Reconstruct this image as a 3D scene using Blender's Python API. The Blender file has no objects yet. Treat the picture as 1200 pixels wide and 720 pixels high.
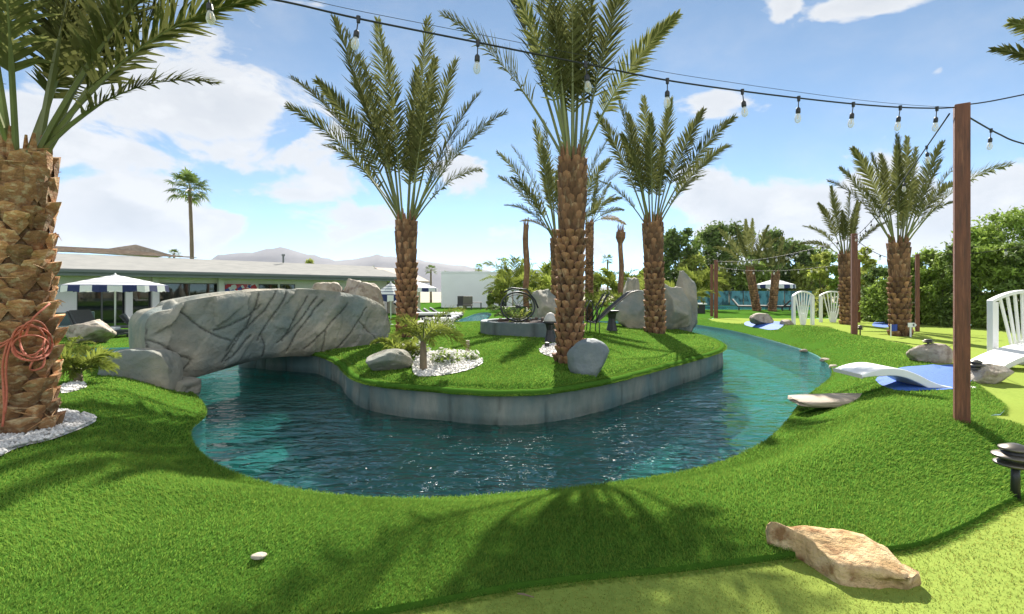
import bpy, bmesh, math, random
import numpy as np
from mathutils import Vector, noise as mnoise
from mathutils.geometry import delaunay_2d_cdt
R = math.radians
scene = bpy.context.scene
COL = scene.collection
random.seed(7)
NR = np.random.default_rng(7)
F, CX, HY, EYE = 600.0, 600.0, 342.0, 1.2          # focal length in 1200-wide pixels, horizon row, eye height

def P(px, py, Y):
    return Vector(((px-CX)/F*Y, Y, EYE-(py-HY)/F*Y))

def sstep(a, b, x):
    t = np.clip((np.asarray(x, float)-a)/(b-a), 0, 1)
    return t*t*(3-2*t)

# ------------------------------------------------------------------ plan curves
def smooth_loop(pts, step=0.12, closed=True):
    p = np.array(pts, float); n = len(p); out = []
    rng = range(n) if closed else range(n-1)
    for i in rng:
        if closed:
            p0, p1, p2, p3 = p[i-1], p[i], p[(i+1) % n], p[(i+2) % n]
        else:
            p0, p1, p2, p3 = p[max(i-1, 0)], p[i], p[i+1], p[min(i+2, n-1)]
        m = max(2, int(np.linalg.norm(p2-p1)/step))
        for k in range(m):
            t = k/m
            out.append(0.5*((2*p1)+(-p0+p2)*t+(2*p0-5*p1+4*p2-p3)*t*t+(-p0+3*p1-3*p2+p3)*t**3))
    if not closed: out.append(p[-1])
    return np.array(out)

POND = smooth_loop([(-4.84,7.8),(-3.95,6.6),(-3.62,5.75),(-2.91,4.85),(-2.12,4.24),(-1.31,3.93),(-.65,3.88),(0,3.97),(.69,4.14),
    (1.31,4.37),(1.97,4.73),(2.7,5.41),(3.4,6.3),(4.37,7.6),(6.0,9.6),(7.0,11.4),(7.9,13.9),(8.7,18.7),(8.9,22.6),
    (8.2,26.2),(5.5,27.4),(2.0,26.0),(-.3,23.4),(-1.15,24.0),(-1.35,29),(-1.45,36),(-2.0,38.6),(-2.6,36),(-2.95,29),(-3.5,23),(-4.4,20.4),
    (-6.5,17.3),(-9.5,15.0),(-12.5,13.9),(-15,13.0),(-15.4,11.6),(-13.2,10.9),(-10.4,10.7),(-8.7,10.4),(-7.0,9.5),(-5.8,8.7)], 0.2)
ISLE = smooth_loop([(-5.25,10.7),(-4.5,10.35),(-3.75,10.0),(-2.96,8.9),(-2.5,7.95),(-2.1,7.2),(-1.69,6.78),(-1.08,6.49),(-.1,6.19),(.65,6.47),
    (1.44,7.2),(2.55,8.5),(3.6,9.75),(4.4,10.9),(4.95,12.4),(5.2,14.5),(4.9,17),(3.2,19.3),(.6,20.1),(-2,19.6),(-4.0,17.6),(-5.4,14.6),(-6.0,12.2),(-5.85,11.1)], 0.14)
GREENA = smooth_loop([(-.55,1.94),(-.27,2.03),(0,2.12),(.37,2.2),(.75,2.26),(1.33,2.38),(1.62,2.41),(1.95,2.47),(2.36,2.67),(3.04,3.04),(3.7,3.1),
    (4.6,2.3),(5,0),(4,-2.5),(0,-3),(-3,-2.5),(-3,.3),(-1.7,1.45),(-1.0,1.8)], 0.1)
GREENB = smooth_loop([(10.1,19.2),(10.6,17.6),(9.75,14.6),(9.06,12),(8.1,10.1),(7.0,8.5),(6.1,6.8),(5.1,5.3),(4.28,4.62),(4.05,4.12),(3.95,3.75),(4.5,3.35),
    (7,3.2),(11,6),(14,11),(16.5,16),(17,20),(17.6,24),(16,28),(12.5,29),(9.8,25.5),(9.6,22)], 0.2)
POOL2 = np.array([(17.5,46.0),(30.5,46.0),(31.0,58),(19.0,58)])

def chunked(fn):
    def g(poly, x, y, **kw):
        x = np.asarray(x, float); y = np.asarray(y, float)
        if x.size <= 6000: return fn(poly, x, y, **kw)
        return np.concatenate([fn(poly, x[i:i+5000], y[i:i+5000], **kw) for i in range(0, x.size, 5000)])
    return g
@chunked
def inside(poly, x, y):
    x = np.asarray(x, float); y = np.asarray(y, float)
    c = np.zeros(x.shape, bool); n = len(poly)
    for i in range(n):
        x1, y1 = poly[i-1]; x2, y2 = poly[i]
        if y1 == y2: continue
        m = ((y1 > y) != (y2 > y)) & (x < (x2-x1)*(y-y1)/(y2-y1)+x1)
        c ^= m
    return c

@chunked
def dist(poly, x, y, closed=True):
    x = np.asarray(x, float); y = np.asarray(y, float)
    d = np.full(x.shape, 1e9); n = len(poly)
    for i in range(0 if closed else 1, n):
        x1, y1 = poly[i-1]; x2, y2 = poly[i]
        ex, ey = x2-x1, y2-y1; L = ex*ex+ey*ey+1e-12
        t = np.clip(((x-x1)*ex+(y-y1)*ey)/L, 0, 1)
        d = np.minimum(d, (x-x1-t*ex)**2+(y-y1-t*ey)**2)
    return np.sqrt(d)

def H(x, y):
    """land height (turf backing level)"""
    x = np.atleast_1d(np.asarray(x, float)); y = np.atleast_1d(np.asarray(y, float))
    dp = dist(POND, x, y); di = dist(ISLE, x, y); isl = inside(ISLE, x, y)
    right = sstep(1, 6, x-0.12*y+.5)
    base = -.42*sstep(18, 36, y)*right + (1-right)*(-.33*sstep(8.5, 13, y)-.2*sstep(14, 24, y))
    near = np.exp(-(y/14.0)**2)
    base = base + near*(.035*np.sin(x*1.1+.7)*np.cos(y*.9+.3)+.02*np.sin(x*2.3+y*1.7))
    base = base + .17*np.exp(-((x-3.55)**2/.9+(y-4.35)**2/1.2)) + .07*np.exp(-((x-2.4)**2/.9+(y-3.6)**2/.35))
    base = base + .05*np.exp(-((y-2.55-.12*x)**2/.07))*sstep(-2.6, -.4, x)*(1-sstep(1.2, 2.2, x))
    bank = -.37+(base+.37)*sstep(-.12, 1.15, dp)
    z = bank
    ih = .05+.19*sstep(0, 3.6, di)+.10*sstep(2.5, 6.0, di)+.012*np.sin(x*2.1+1)*np.cos(y*1.9)
    ih = ih-.07*np.exp(-(di/.10)**2)
    z = np.where(isl, ih, z)
    ga = inside(GREENA, x, y); gb = inside(GREENB, x, y)
    z = np.where(ga, -.038, z)
    da = dist(GREENA, x, y)
    z = np.where(~ga & ~isl & (y < 7), z*sstep(-.3, .9, da)+(1-sstep(-.3, .9, da))*(-.01), z)
    db = dist(GREENB, x, y)
    k = np.where(gb, sstep(0, .8, db), 0)
    z = np.where(gb, z*(1-k)+k*(-.02-.40*sstep(18, 36, y))-.02, z)
    return z

def h1(x, y): return float(H(x, y)[0])

def hit(px, py, ymax=140):
    Y = np.geomspace(1.0, ymax, 2400)
    X = (px-CX)/F*Y; Z = EYE-(py-HY)/F*Y
    g = H(X, Y)
    pond = inside(POND, X, Y) & ~inside(ISLE, X, Y)
    g = np.where(pond, -.4, g)
    k = np.argmax(Z < g)
    if not (Z < g).any(): k = len(Y)-1
    return Vector((X[k], Y[k], g[k]))

# ------------------------------------------------------------------ nodes / materials
def nt(mat):
    mat.use_nodes = True
    t = mat.node_tree
    for n in list(t.nodes): t.nodes.remove(n)
    return t
def N(t, typ, **kw):
    n = t.nodes.new(typ)
    for k, v in kw.items():
        if k == 'inp':
            for a, b in v.items(): n.inputs[a].default_value = b
        else: setattr(n, k, v)
    return n
def L(t, a, b): t.links.new(a, b)
def rgb(c): return (c[0], c[1], c[2], 1)
def srgb(r, g, b):
    f = lambda c: (c/255/12.92) if c/255 <= .04045 else ((c/255+.055)/1.055)**2.4
    return (f(r), f(g), f(b))

def pmat(name, c1, c2=None, scale=3.0, rough=.6, bump=0.0, bscale=None, detail=6, c3=None, scale3=.7, spec=.5,
         metal=0, tone=False, translucent=0, stretch=(1, 1, 1), thr=(.35, .65), thr3=(.45, .62), coat=0, tonemix=1.0):
    m = bpy.data.materials.new(name); t = nt(m)
    out = N(t, 'ShaderNodeOutputMaterial'); b = N(t, 'ShaderNodeBsdfPrincipled')
    b.inputs['Roughness'].default_value = rough; b.inputs['Metallic'].default_value = metal
    b.inputs['Specular IOR Level'].default_value = spec; b.inputs['Coat Weight'].default_value = coat
    geo = N(t, 'ShaderNodeNewGeometry')
    mp = N(t, 'ShaderNodeMapping'); mp.inputs['Scale'].default_value = stretch
    L(t, geo.outputs['Position'], mp.inputs['Vector'])
    col = None
    if c2 is not None:
        no = N(t, 'ShaderNodeTexNoise', inp={'Scale': scale, 'Detail': detail, 'Roughness': .6})
        L(t, mp.outputs[0], no.inputs['Vector'])
        mr = N(t, 'ShaderNodeMapRange', inp={1: thr[0], 2: thr[1]}); L(t, no.outputs[0], mr.inputs[0])
        mx = N(t, 'ShaderNodeMix', data_type='RGBA'); mx.inputs[6].default_value = rgb(c1); mx.inputs[7].default_value = rgb(c2)
        L(t, mr.outputs[0], mx.inputs[0]); col = mx.outputs[2]
    if c3 is not None:
        n3 = N(t, 'ShaderNodeTexNoise', inp={'Scale': scale3, 'Detail': 4, 'Roughness': .55})
        L(t, mp.outputs[0], n3.inputs['Vector'])
        mr3 = N(t, 'ShaderNodeMapRange', inp={1: thr3[0], 2: thr3[1]}); L(t, n3.outputs[0], mr3.inputs[0])
        mx3 = N(t, 'ShaderNodeMix', data_type='RGBA'); mx3.inputs[7].default_value = rgb(c3)
        L(t, col, mx3.inputs[6]); L(t, mr3.outputs[0], mx3.inputs[0]); col = mx3.outputs[2]
    if tone:
        at = N(t, 'ShaderNodeAttribute', attribute_name='tone')
        mt = N(t, 'ShaderNodeMix', data_type='RGBA', blend_type='MULTIPLY'); mt.inputs[0].default_value = tonemix
        if col is not None: L(t, col, mt.inputs[6])
        else: mt.inputs[6].default_value = rgb(c1)
        L(t, at.outputs['Color'], mt.inputs[7]); col = mt.outputs[2]
    if col is not None: L(t, col, b.inputs['Base Color'])
    else: b.inputs['Base Color'].default_value = rgb(c1)
    if bump:
        nb = N(t, 'ShaderNodeTexNoise', inp={'Scale': bscale or scale*3, 'Detail': 8, 'Roughness': .6})
        L(t, mp.outputs[0], nb.inputs['Vector'])
        bp = N(t, 'ShaderNodeBump', inp={'Strength': 1.0, 'Distance': bump}); L(t, nb.outputs[0], bp.inputs['Height'])
        L(t, bp.outputs[0], b.inputs['Normal'])
    sh = b.outputs[0]
    if translucent:
        tr = N(t, 'ShaderNodeBsdfTranslucent')
        if col is not None: L(t, col, tr.inputs[0])
        else: tr.inputs[0].default_value = rgb(c1)
        mxs = N(t, 'ShaderNodeMixShader'); mxs.inputs[0].default_value = translucent
        L(t, sh, mxs.inputs[1]); L(t, tr.outputs[0], mxs.inputs[2]); sh = mxs.outputs[0]
    L(t, sh, out.inputs[0])
    return m

# ------------------------------------------------------------------ objects
ORG = {}
def tag(o, label=None, cat=None, group=None, kind=None):
    if label: o['label'] = label
    if cat: o['category'] = cat
    if group: o['group'] = group
    if kind: o['kind'] = kind
    return o
def thing(name, label, cat, loc, group=None):
    o = bpy.data.objects.new(name, None); COL.objects.link(o)
    o.empty_display_size = .2
    o.location = loc; ORG[o] = Vector(loc)
    return tag(o, label, cat, group)

class MB:
    """collects vertices and faces (world space), one mesh object when built"""
    def __init__(s): s.v = []; s.f = []; s.m = []; s.t = []
    def add(s, vs, fs, mi=0, tone=1.0):
        o = len(s.v); s.v += [tuple(v) for v in vs]
        s.f += [tuple(i+o for i in f) for f in fs]; s.m += [mi]*len(fs)
        s.t += list(tone) if hasattr(tone, '__len__') else [tone]*len(vs)
    def obox(s, c, ax, ay, az, mi=0, tone=1.0, taper=1.0):
        """box from centre and three half-axis vectors"""
        c, ax, ay, az = Vector(c), Vector(ax), Vector(ay), Vector(az)
        vs = []
        for k in (-1, 1):
            q = taper if k > 0 else 1
            for i, j in ((-1, -1), (1, -1), (1, 1), (-1, 1)): vs.append(c+ax*i*q+ay*j*q+az*k)
        s.add(vs, [(3,2,1,0),(4,5,6,7),(0,1,5,4),(1,2,6,5),(2,3,7,6),(3,0,4,7)], mi, tone)
    def box(s, x0, x1, y0, y1, z0, z1, mi=0):
        s.obox(((x0+x1)/2,(y0+y1)/2,(z0+z1)/2), ((x1-x0)/2,0,0), (0,(y1-y0)/2,0), (0,0,(z1-z0)/2), mi)
    def tube(s, pts, r, seg=8, mi=0, caps=True, tone=1.0):
        pts = [Vector(p) for p in pts]; n = len(pts)
        rr = r if hasattr(r, '__len__') else [r]*n
        vs = []; up = None
        for i, p in enumerate(pts):
            d = (pts[min(i+1, n-1)]-pts[max(i-1, 0)])
            d = d.normalized() if d.length > 1e-9 else Vector((0,0,1))
            if up is None:
                up = Vector((0,0,1)) if abs(d.z) < .9 else Vector((1,0,0))
            a = d.cross(up)
            if a.length < 1e-6: a = d.cross(Vector((0,1,0)))
            a.normalize(); b = d.cross(a).normalized(); up = -b if False else up
            for k in range(seg):
                q = 2*math.pi*k/seg
                vs.append(p+(a*math.cos(q)+b*math.sin(q))*rr[i])
        fs = []
        for i in range(n-1):
            for k in range(seg):
                k2 = (k+1) % seg
                fs.append((i*seg+k, i*seg+k2, (i+1)*seg+k2, (i+1)*seg+k))
        if caps:
            fs.append(tuple(range(seg-1, -1, -1))); fs.append(tuple(range((n-1)*seg, n*seg)))
        s.add(vs, fs, mi, tone)
    def lathe(s, c, prof, seg=24, mi=0, tone=1.0):
        """profile [(r,z)] about the vertical through c"""
        c = Vector(c); vs = []
        for r, z in prof:
            for k in range(seg):
                q = 2*math.pi*k/seg
                vs.append((c.x+r*math.cos(q), c.y+r*math.sin(q), c.z+z))
        fs = []
        for i in range(len(prof)-1):
            for k in range(seg):
                k2 = (k+1) % seg
                fs.append((i*seg+k, i*seg+k2, (i+1)*seg+k2, (i+1)*seg+k))
        fs.append(tuple(range(seg-1, -1, -1))); fs.append(tuple(range((len(prof)-1)*seg, len(prof)*seg)))
        s.add(vs, fs, mi, tone)
    def build(s, name, mats, parent=None, smooth=False, bevel=0, loc=None):
        if not isinstance(mats, (list, tuple)): mats = [mats]
        org = ORG[parent] if parent is not None else Vector(loc if loc is not None else (0,0,0))
        me = bpy.data.meshes.new(name)
        v = np.array(s.v, float)-np.array(org)
        me.from_pydata(v.tolist(), [], s.f)
        for m in mats: me.materials.append(m)
        if len(mats) > 1: me.polygons.foreach_set('material_index', s.m)
        if smooth: me.polygons.foreach_set('use_smooth', [True]*len(me.polygons))
        if True:
            at = me.attributes.new('tone', 'FLOAT_COLOR', 'POINT')
            c = np.repeat(np.array(s.t, np.float32)[:, None], 4, 1); c[:, 3] = 1
            at.data.foreach_set('color', c.ravel())
        o = bpy.data.objects.new(name, me); COL.objects.link(o)
        if parent is not None: o.parent = parent
        else: o.location = org
        ORG[o] = org
        if bevel:
            bv = o.modifiers.new('bevel', 'BEVEL'); bv.width = bevel; bv.segments = 2; bv.limit_method = 'ANGLE'
        me.update()
        return o

def np_mesh(name, V, Fc, mat, tone=None, parent=None, org=(0,0,0), smooth=False):
    """big mesh: V (n,3), Fc (m,k) constant face size"""
    org = ORG[parent] if parent is not None else Vector(org)
    me = bpy.data.meshes.new(name); n, m, k = len(V), len(Fc), Fc.shape[1]
    me.vertices.add(n); me.vertices.foreach_set('co', (V-np.array(org)).astype(np.float32).ravel())
    me.loops.add(m*k); me.loops.foreach_set('vertex_index', Fc.astype(np.int32).ravel())
    me.polygons.add(m); me.polygons.foreach_set('loop_start', np.arange(0, m*k, k, dtype=np.int32))
    me.update(calc_edges=True)
    me.materials.append(mat)
    if smooth: me.polygons.foreach_set('use_smooth', [True]*m)
    if tone is not None:
        at = me.attributes.new('tone', 'FLOAT_COLOR', 'POINT')
        t = np.asarray(tone, np.float32)
        if t.ndim == 1: t = np.stack([t, t, t, np.ones_like(t)], 1)
        at.data.foreach_set('color', t.astype(np.float32).ravel())
    o = bpy.data.objects.new(name, me); COL.objects.link(o)
    if parent is not None: o.parent = parent
    else: o.location = org
    ORG[o] = org
    return o

def fbm(p, s=1.0, o=4):
    return mnoise.fractal(Vector(p)*s, 1.0, 2.0, o)
EXPOSURE, SKY, CLOUD, NB1, NB2, HAZE = 1.38, .113, .385, 900000, 160000, .00006
# ------------------------------------------------------------------ camera, sun, sky
cam_d = bpy.data.cameras.new('camera'); cam = bpy.data.objects.new('camera', cam_d); COL.objects.link(cam)
cam.location = (0, 0, EYE); cam.rotation_euler = (R(90), 0, 0)
cam_d.lens = 18; cam_d.sensor_width = 36; cam_d.shift_y = -18/1200; cam_d.clip_start = .05; cam_d.clip_end = 20000
scene.camera = cam
SUN_AZ, SUN_EL = R(6.0), R(38.0)
sd = Vector((math.sin(SUN_AZ)*math.cos(SUN_EL), math.cos(SUN_AZ)*math.cos(SUN_EL), math.sin(SUN_EL)))
sl = bpy.data.lights.new('sun', 'SUN'); sl.energy = 5.0; sl.angle = R(.5); sl.color = (1, .94, .85)
so = bpy.data.objects.new('sun', sl); COL.objects.link(so); so.rotation_euler = sd.to_track_quat('Z', 'Y').to_euler()
so.location = (0, 0, 30)
vs_ = scene.view_settings; scene.display_settings.display_device = 'sRGB'
vs_.view_transform = 'Standard'; vs_.look = 'None'; vs_.gamma = 1; vs_.exposure = EXPOSURE
cy = scene.cycles
cy.max_bounces = 10; cy.diffuse_bounces = 4; cy.glossy_bounces = 4; cy.transmission_bounces = 6; cy.transparent_max_bounces = 24
cy.caustics_reflective = False; cy.caustics_refractive = False; cy.sample_clamp_indirect = 8; cy.sample_clamp_direct = 1.6
try:
    cy.use_denoising = True; cy.denoiser = 'OPENIMAGEDENOISE'
except Exception: pass

w = bpy.data.worlds.new('World'); scene.world = w; w.use_nodes = True
t = w.node_tree
for n in list(t.nodes): t.nodes.remove(n)
wo = N(t, 'ShaderNodeOutputWorld')
sky = N(t, 'ShaderNodeTexSky', sky_type='NISHITA', sun_disc=False, sun_elevation=SUN_EL, sun_rotation=SUN_AZ,
        air_density=1.25, dust_density=0, ozone_density=.8, altitude=11500)
bg1 = N(t, 'ShaderNodeBackground', inp={1: SKY}); tint = N(t, 'ShaderNodeMix', data_type='RGBA', blend_type='MULTIPLY'); tint.inputs[0].default_value = 1; tint.inputs[7].default_value = (1.05,1.14,.96,1)
L(t, sky.outputs[0], tint.inputs[6]); L(t, tint.outputs[2], bg1.inputs[0])
tc = N(t, 'ShaderNodeTexCoord'); sx = N(t, 'ShaderNodeSeparateXYZ'); L(t, tc.outputs['Generated'], sx.inputs[0])
def M(op, a, b=None, c=None):
    n = N(t, 'ShaderNodeMath', operation=op)
    for i, q in enumerate((a, b, c)):
        if q is None: continue
        if isinstance(q, (int, float)): n.inputs[i].default_value = q
        else: L(t, q, n.inputs[i])
    return n.outputs[0]
azn = M('ARCTAN2', sx.outputs[0], sx.outputs[1])
hor = M('SQRT', M('ADD', M('MULTIPLY', sx.outputs[0], sx.outputs[0]), M('MULTIPLY', sx.outputs[1], sx.outputs[1])))
eln = M('DIVIDE', sx.outputs[2], M('MAXIMUM', hor, 1e-4))
# cloud banks: (column, row, half width, half height, weight) turned into bearings and elevations
BL = [(235,120,150,75,1.0),(330,195,110,55,.85),(140,255,130,45,1.0),(60,150,70,60,.7),(430,265,70,32,.6),(552,200,36,24,.7),(600,275,50,20,.75),(520,308,70,9,.6),
      (900,248,120,52,1.15),(1010,232,75,42,.95),(1170,245,75,52,.9),(800,270,90,26,.5),(1010,6,80,18,.85),(915,12,24,18,.75),(845,118,52,20,.85),
      (1100,83,14,9,.55),(690,285,40,20,.5),(100,60,110,18,.6),(-250,150,200,120,.8),(1500,120,200,80,.8),(1060,268,170,36,1.0),(860,222,70,30,.9),(250,175,210,60,.8)]
acc = None
for (bx, by, rx, ry, wt) in BL:
    u0 = math.atan((bx-600)/600); c0 = math.cos(u0); e0 = (342-by)/600*c0
    ru = rx/600*c0*c0; re = ry/600*c0
    du = M('MULTIPLY', M('SUBTRACT', azn, u0), 1/ru); de = M('MULTIPLY', M('SUBTRACT', eln, e0), 1/re)
    g = M('MULTIPLY', M('POWER', 2.718, M('MULTIPLY', M('ADD', M('MULTIPLY', du, du), M('MULTIPLY', de, de)), -.8)), wt)
    acc = g if acc is None else M('MAXIMUM', acc, g)
back_fill = N(t, 'ShaderNodeMapRange', interpolation_type='SMOOTHSTEP', inp={1: .15, 2: -.35, 3: 0, 4: .6}); L(t, sx.outputs[1], back_fill.inputs[0])  # extra unseen cloud cover behind the camera, added to fill camera-facing surfaces
acc = M('ADD', acc, back_fill.outputs[0])
mpw = N(t, 'ShaderNodeMapping'); mpw.inputs['Scale'].default_value = (1, 1, 1.9); L(t, tc.outputs['Generated'], mpw.inputs[0])
n1 = N(t, 'ShaderNodeTexNoise', inp={'Scale': 5.5, 'Detail': 12, 'Roughness': .58, 'Distortion': .35}); L(t, mpw.outputs[0], n1.inputs['Vector'])
n2 = N(t, 'ShaderNodeTexNoise', inp={'Scale': 6.0, 'Detail': 6, 'Roughness': .6}); L(t, mpw.outputs[0], n2.inputs['Vector'])
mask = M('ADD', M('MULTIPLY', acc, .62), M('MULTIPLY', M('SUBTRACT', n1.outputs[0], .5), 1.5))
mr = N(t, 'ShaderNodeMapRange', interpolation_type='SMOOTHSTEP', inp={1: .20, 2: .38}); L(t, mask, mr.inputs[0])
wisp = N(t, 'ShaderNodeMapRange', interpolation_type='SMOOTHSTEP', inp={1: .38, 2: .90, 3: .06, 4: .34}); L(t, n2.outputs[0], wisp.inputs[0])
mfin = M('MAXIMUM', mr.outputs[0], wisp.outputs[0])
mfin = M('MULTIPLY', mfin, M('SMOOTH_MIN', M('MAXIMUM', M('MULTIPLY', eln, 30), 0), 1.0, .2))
shade = N(t, 'ShaderNodeMapRange', inp={1: .25, 2: .95, 3: 1.0, 4: .0}); L(t, mask, shade.inputs[0])
n3 = N(t, 'ShaderNodeTexNoise', inp={'Scale': 9.0, 'Detail': 5, 'Roughness': .55}); L(t, mpw.outputs[0], n3.inputs['Vector'])
n3s = N(t, 'ShaderNodeMapRange', inp={1: .35, 2: .62}); L(t, n3.outputs[0], n3s.inputs[0])
shf = M('MAXIMUM', shade.outputs[0], n3s.outputs[0])
cm = N(t, 'ShaderNodeMix', data_type='RGBA'); cm.inputs[6].default_value = rgb(srgb(205,212,221)); cm.inputs[7].default_value = rgb(srgb(244,246,249)); L(t, shf, cm.inputs[0])
# front-lit clouds behind the camera, brightened as added fill light
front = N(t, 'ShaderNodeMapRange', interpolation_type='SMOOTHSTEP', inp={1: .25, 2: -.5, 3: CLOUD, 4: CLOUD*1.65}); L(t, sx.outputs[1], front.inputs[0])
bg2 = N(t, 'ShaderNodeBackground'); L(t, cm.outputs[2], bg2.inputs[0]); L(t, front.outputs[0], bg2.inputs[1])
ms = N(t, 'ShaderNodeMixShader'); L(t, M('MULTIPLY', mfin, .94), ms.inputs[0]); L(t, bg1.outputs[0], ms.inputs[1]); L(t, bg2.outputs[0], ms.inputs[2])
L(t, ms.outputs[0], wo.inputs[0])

# ------------------------------------------------------------------ materials
def turf_mat(name, c1, c2, c3, bump):
    return pmat(name, c1, c2, scale=26, rough=.75, bump=bump, bscale=160, c3=c3, scale3=1.1, spec=0, thr=(.3,.7))
m_turf = turf_mat('turf', (.042,.11,.015), (.07,.155,.02), (.055,.135,.018), .006)
m_green = turf_mat('putting_turf', (.20,.27,.055), (.26,.33,.07), (.23,.29,.06), .004)
m_blade = pmat('turf_blade', (.150,.285,.050), rough=.55, tone=True, translucent=.42, spec=.0)
m_gblade = pmat('putting_blade', (.27,.345,.085), rough=.6, tone=True, translucent=.3, spec=.0)
m_far = pmat('desert_ground', (.30,.25,.17), (.20,.2,.1), scale=.02, rough=.9)
m_floor = pmat('pool_plaster', (.10,.42,.40), (.16,.52,.48), scale=1.3, rough=.5, spec=.3)
m_wallstone = pmat('faux_stone_wall', (.125,.165,.155), (.25,.265,.235), scale=2.2, rough=.7, bump=.01, bscale=14, c3=(.10,.17,.18), scale3=.9, stretch=(1.6,1.6,.6), tone=True)
m_rock = pmat('faux_rock', (.265,.255,.21), (.40,.355,.27), scale=2.1, rough=.85, spec=.2, bump=.03, bscale=13, c3=(.185,.215,.20), scale3=.9, tone=True, thr3=(.47,.66), thr=(.38,.68))
m_rockgrey = pmat('grey_boulder', (.125,.15,.155), (.21,.23,.225), scale=2.6, rough=.7, bump=.015, bscale=16, c3=(.12,.15,.165), scale3=1.2)
m_tan = pmat('sandstone', (.50,.33,.16), (.64,.48,.28), scale=8, rough=.9, spec=.1, bump=.035, bscale=22, c3=(.27,.15,.07), scale3=11, thr3=(.50,.66), stretch=(1,1,1))
m_buff = pmat('buff_rock', (.30,.25,.18), (.42,.37,.30), scale=4, rough=.85, bump=.02, bscale=18, c3=(.22,.17,.13), scale3=6, thr3=(.52,.66))
m_flag = pmat('flagstone', (.33,.265,.19), (.43,.355,.27), scale=3, rough=.8, bump=.008, bscale=20, stretch=(1,3,3))
m_gravel = pmat('white_gravel', (.62,.60,.56), (.8,.78,.74), scale=60, rough=.85, bump=.01, bscale=70)
m_pebble = pmat('white_pebble', (.72,.70,.66), rough=.8, tone=True)
m_blue = pmat('blue_turf', (.02,.09,.36), (.035,.13,.46), scale=30, rough=.8, bump=.004, bscale=160)
m_patio = pmat('patio_concrete', (.42,.40,.36), (.5,.48,.44), scale=1.2, rough=.85)
m_white = pmat('white_paint', (.80,.80,.78), (.74,.74,.72), scale=4, rough=.45)
m_wood = pmat('stained_post', (.19,.062,.030), (.10,.034,.018), scale=9, rough=.55, bump=.003, bscale=40, stretch=(6,6,.5), c3=(.27,.10,.05), scale3=8, thr3=(.55,.75))
m_black = pmat('black_metal', (.018,.018,.02), rough=.4)
m_bronze = pmat('bronze_metal', (.14,.125,.105), rough=.38, metal=.7)
m_cord = pmat('cord', (.012,.012,.013), rough=.6)
m_trunk = pmat('palm_boots', (.27,.135,.066), (.17,.085,.044), scale=9, rough=.9, bump=.02, bscale=34, tone=True, c3=(.36,.24,.14), scale3=14, thr3=(.55,.7), stretch=(1,1,.5))
m_trunk2 = pmat('palm_boots_tan', (.42,.22,.09), (.26,.12,.05), scale=12, rough=.9, bump=.02, bscale=40, tone=True, c3=(.50,.36,.20), scale3=16, thr3=(.5,.66), stretch=(1,1,1.6))
m_frond = pmat('date_frond', (.138,.146,.050), rough=.7, tone=True, translucent=.34, spec=.0)
m_dry = pmat('dry_frond', (.34,.24,.11), rough=.8, tone=True, translucent=.25, spec=0)
m_frondy = pmat('bright_frond', (.22,.26,.05), rough=.6, tone=True, translucent=.38, spec=.0)
m_petiole = pmat('petiole', (.20,.22,.075), (.14,.155,.05), scale=3, rough=.5, tone=True)
m_bark = pmat('bark', (.16,.11,.07), (.24,.18,.12), scale=9, rough=.9, bump=.02, stretch=(1,1,.3))
m_leafd = pmat('dark_leaf', (.135,.195,.05), spec=.1, rough=.6, tone=True, translucent=.3)
m_leafm = pmat('mid_leaf', (.23,.32,.06), spec=.1, rough=.6, tone=True, translucent=.35)
m_leafy = pmat('lime_leaf', (.33,.37,.075), spec=.1, rough=.6, tone=True, translucent=.4)
m_petal = pmat('petal', (.8,.78,.72), rough=.7, tone=True, translucent=.2)

# water
m_water = bpy.data.materials.new('water'); t = nt(m_water)
out = N(t, 'ShaderNodeOutputMaterial'); geo = N(t, 'ShaderNodeNewGeometry')
mp = N(t, 'ShaderNodeMapping'); mp.inputs['Scale'].default_value = (.85, 1.6, 1); L(t, geo.outputs['Position'], mp.inputs[0])
na = N(t, 'ShaderNodeTexNoise', inp={'Scale': 4.8, 'Detail': 2.5, 'Roughness': .5, 'Distortion': .6}); L(t, mp.outputs[0], na.inputs['Vector'])
nb = N(t, 'ShaderNodeTexNoise', inp={'Scale': 1.6, 'Detail': 1.5, 'Roughness': .5, 'Distortion': .4}); L(t, mp.outputs[0], nb.inputs['Vector'])
ad = N(t, 'ShaderNodeMath', operation='MULTIPLY_ADD', inp={1: 1.6}); L(t, nb.outputs[0], ad.inputs[0]); L(t, na.outputs[0], ad.inputs[2])
bp = N(t, 'ShaderNodeBump', inp={'Strength': 1.0, 'Distance': .075}); L(t, ad.outputs[0], bp.inputs['Height'])
gl = N(t, 'ShaderNodeBsdfGlossy', inp={'Roughness': .03}); L(t, bp.outputs[0], gl.inputs['Normal'])
tr = N(t, 'ShaderNodeBsdfTransparent'); tr.inputs[0].default_value = (.36,.70,.67,1)
fr = N(t, 'ShaderNodeFresnel'); L(t, bp.outputs[0], fr.inputs['Normal'])
bf_ = N(t, 'ShaderNodeMapRange', inp={1: 0, 2: 1, 3: 1.85, 4: 1/1.85}); L(t, geo.outputs['Backfacing'], bf_.inputs[0]); L(t, bf_.outputs[0], fr.inputs['IOR'])
rf = N(t, 'ShaderNodeBsdfRefraction', inp={'Roughness': .0, 'IOR': 1.2}); rf.inputs[0].default_value = (.34,.68,.65,1); L(t, bp.outputs[0], rf.inputs['Normal'])
mt_ = N(t, 'ShaderNodeMixShader'); mt_.inputs[0].default_value = .5; L(t, tr.outputs[0], mt_.inputs[1]); L(t, rf.outputs[0], mt_.inputs[2])
ms = N(t, 'ShaderNodeMixShader'); L(t, fr.outputs[0], ms.inputs[0]); L(t, mt_.outputs[0], ms.inputs[1]); L(t, gl.outputs[0], ms.inputs[2])
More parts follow.
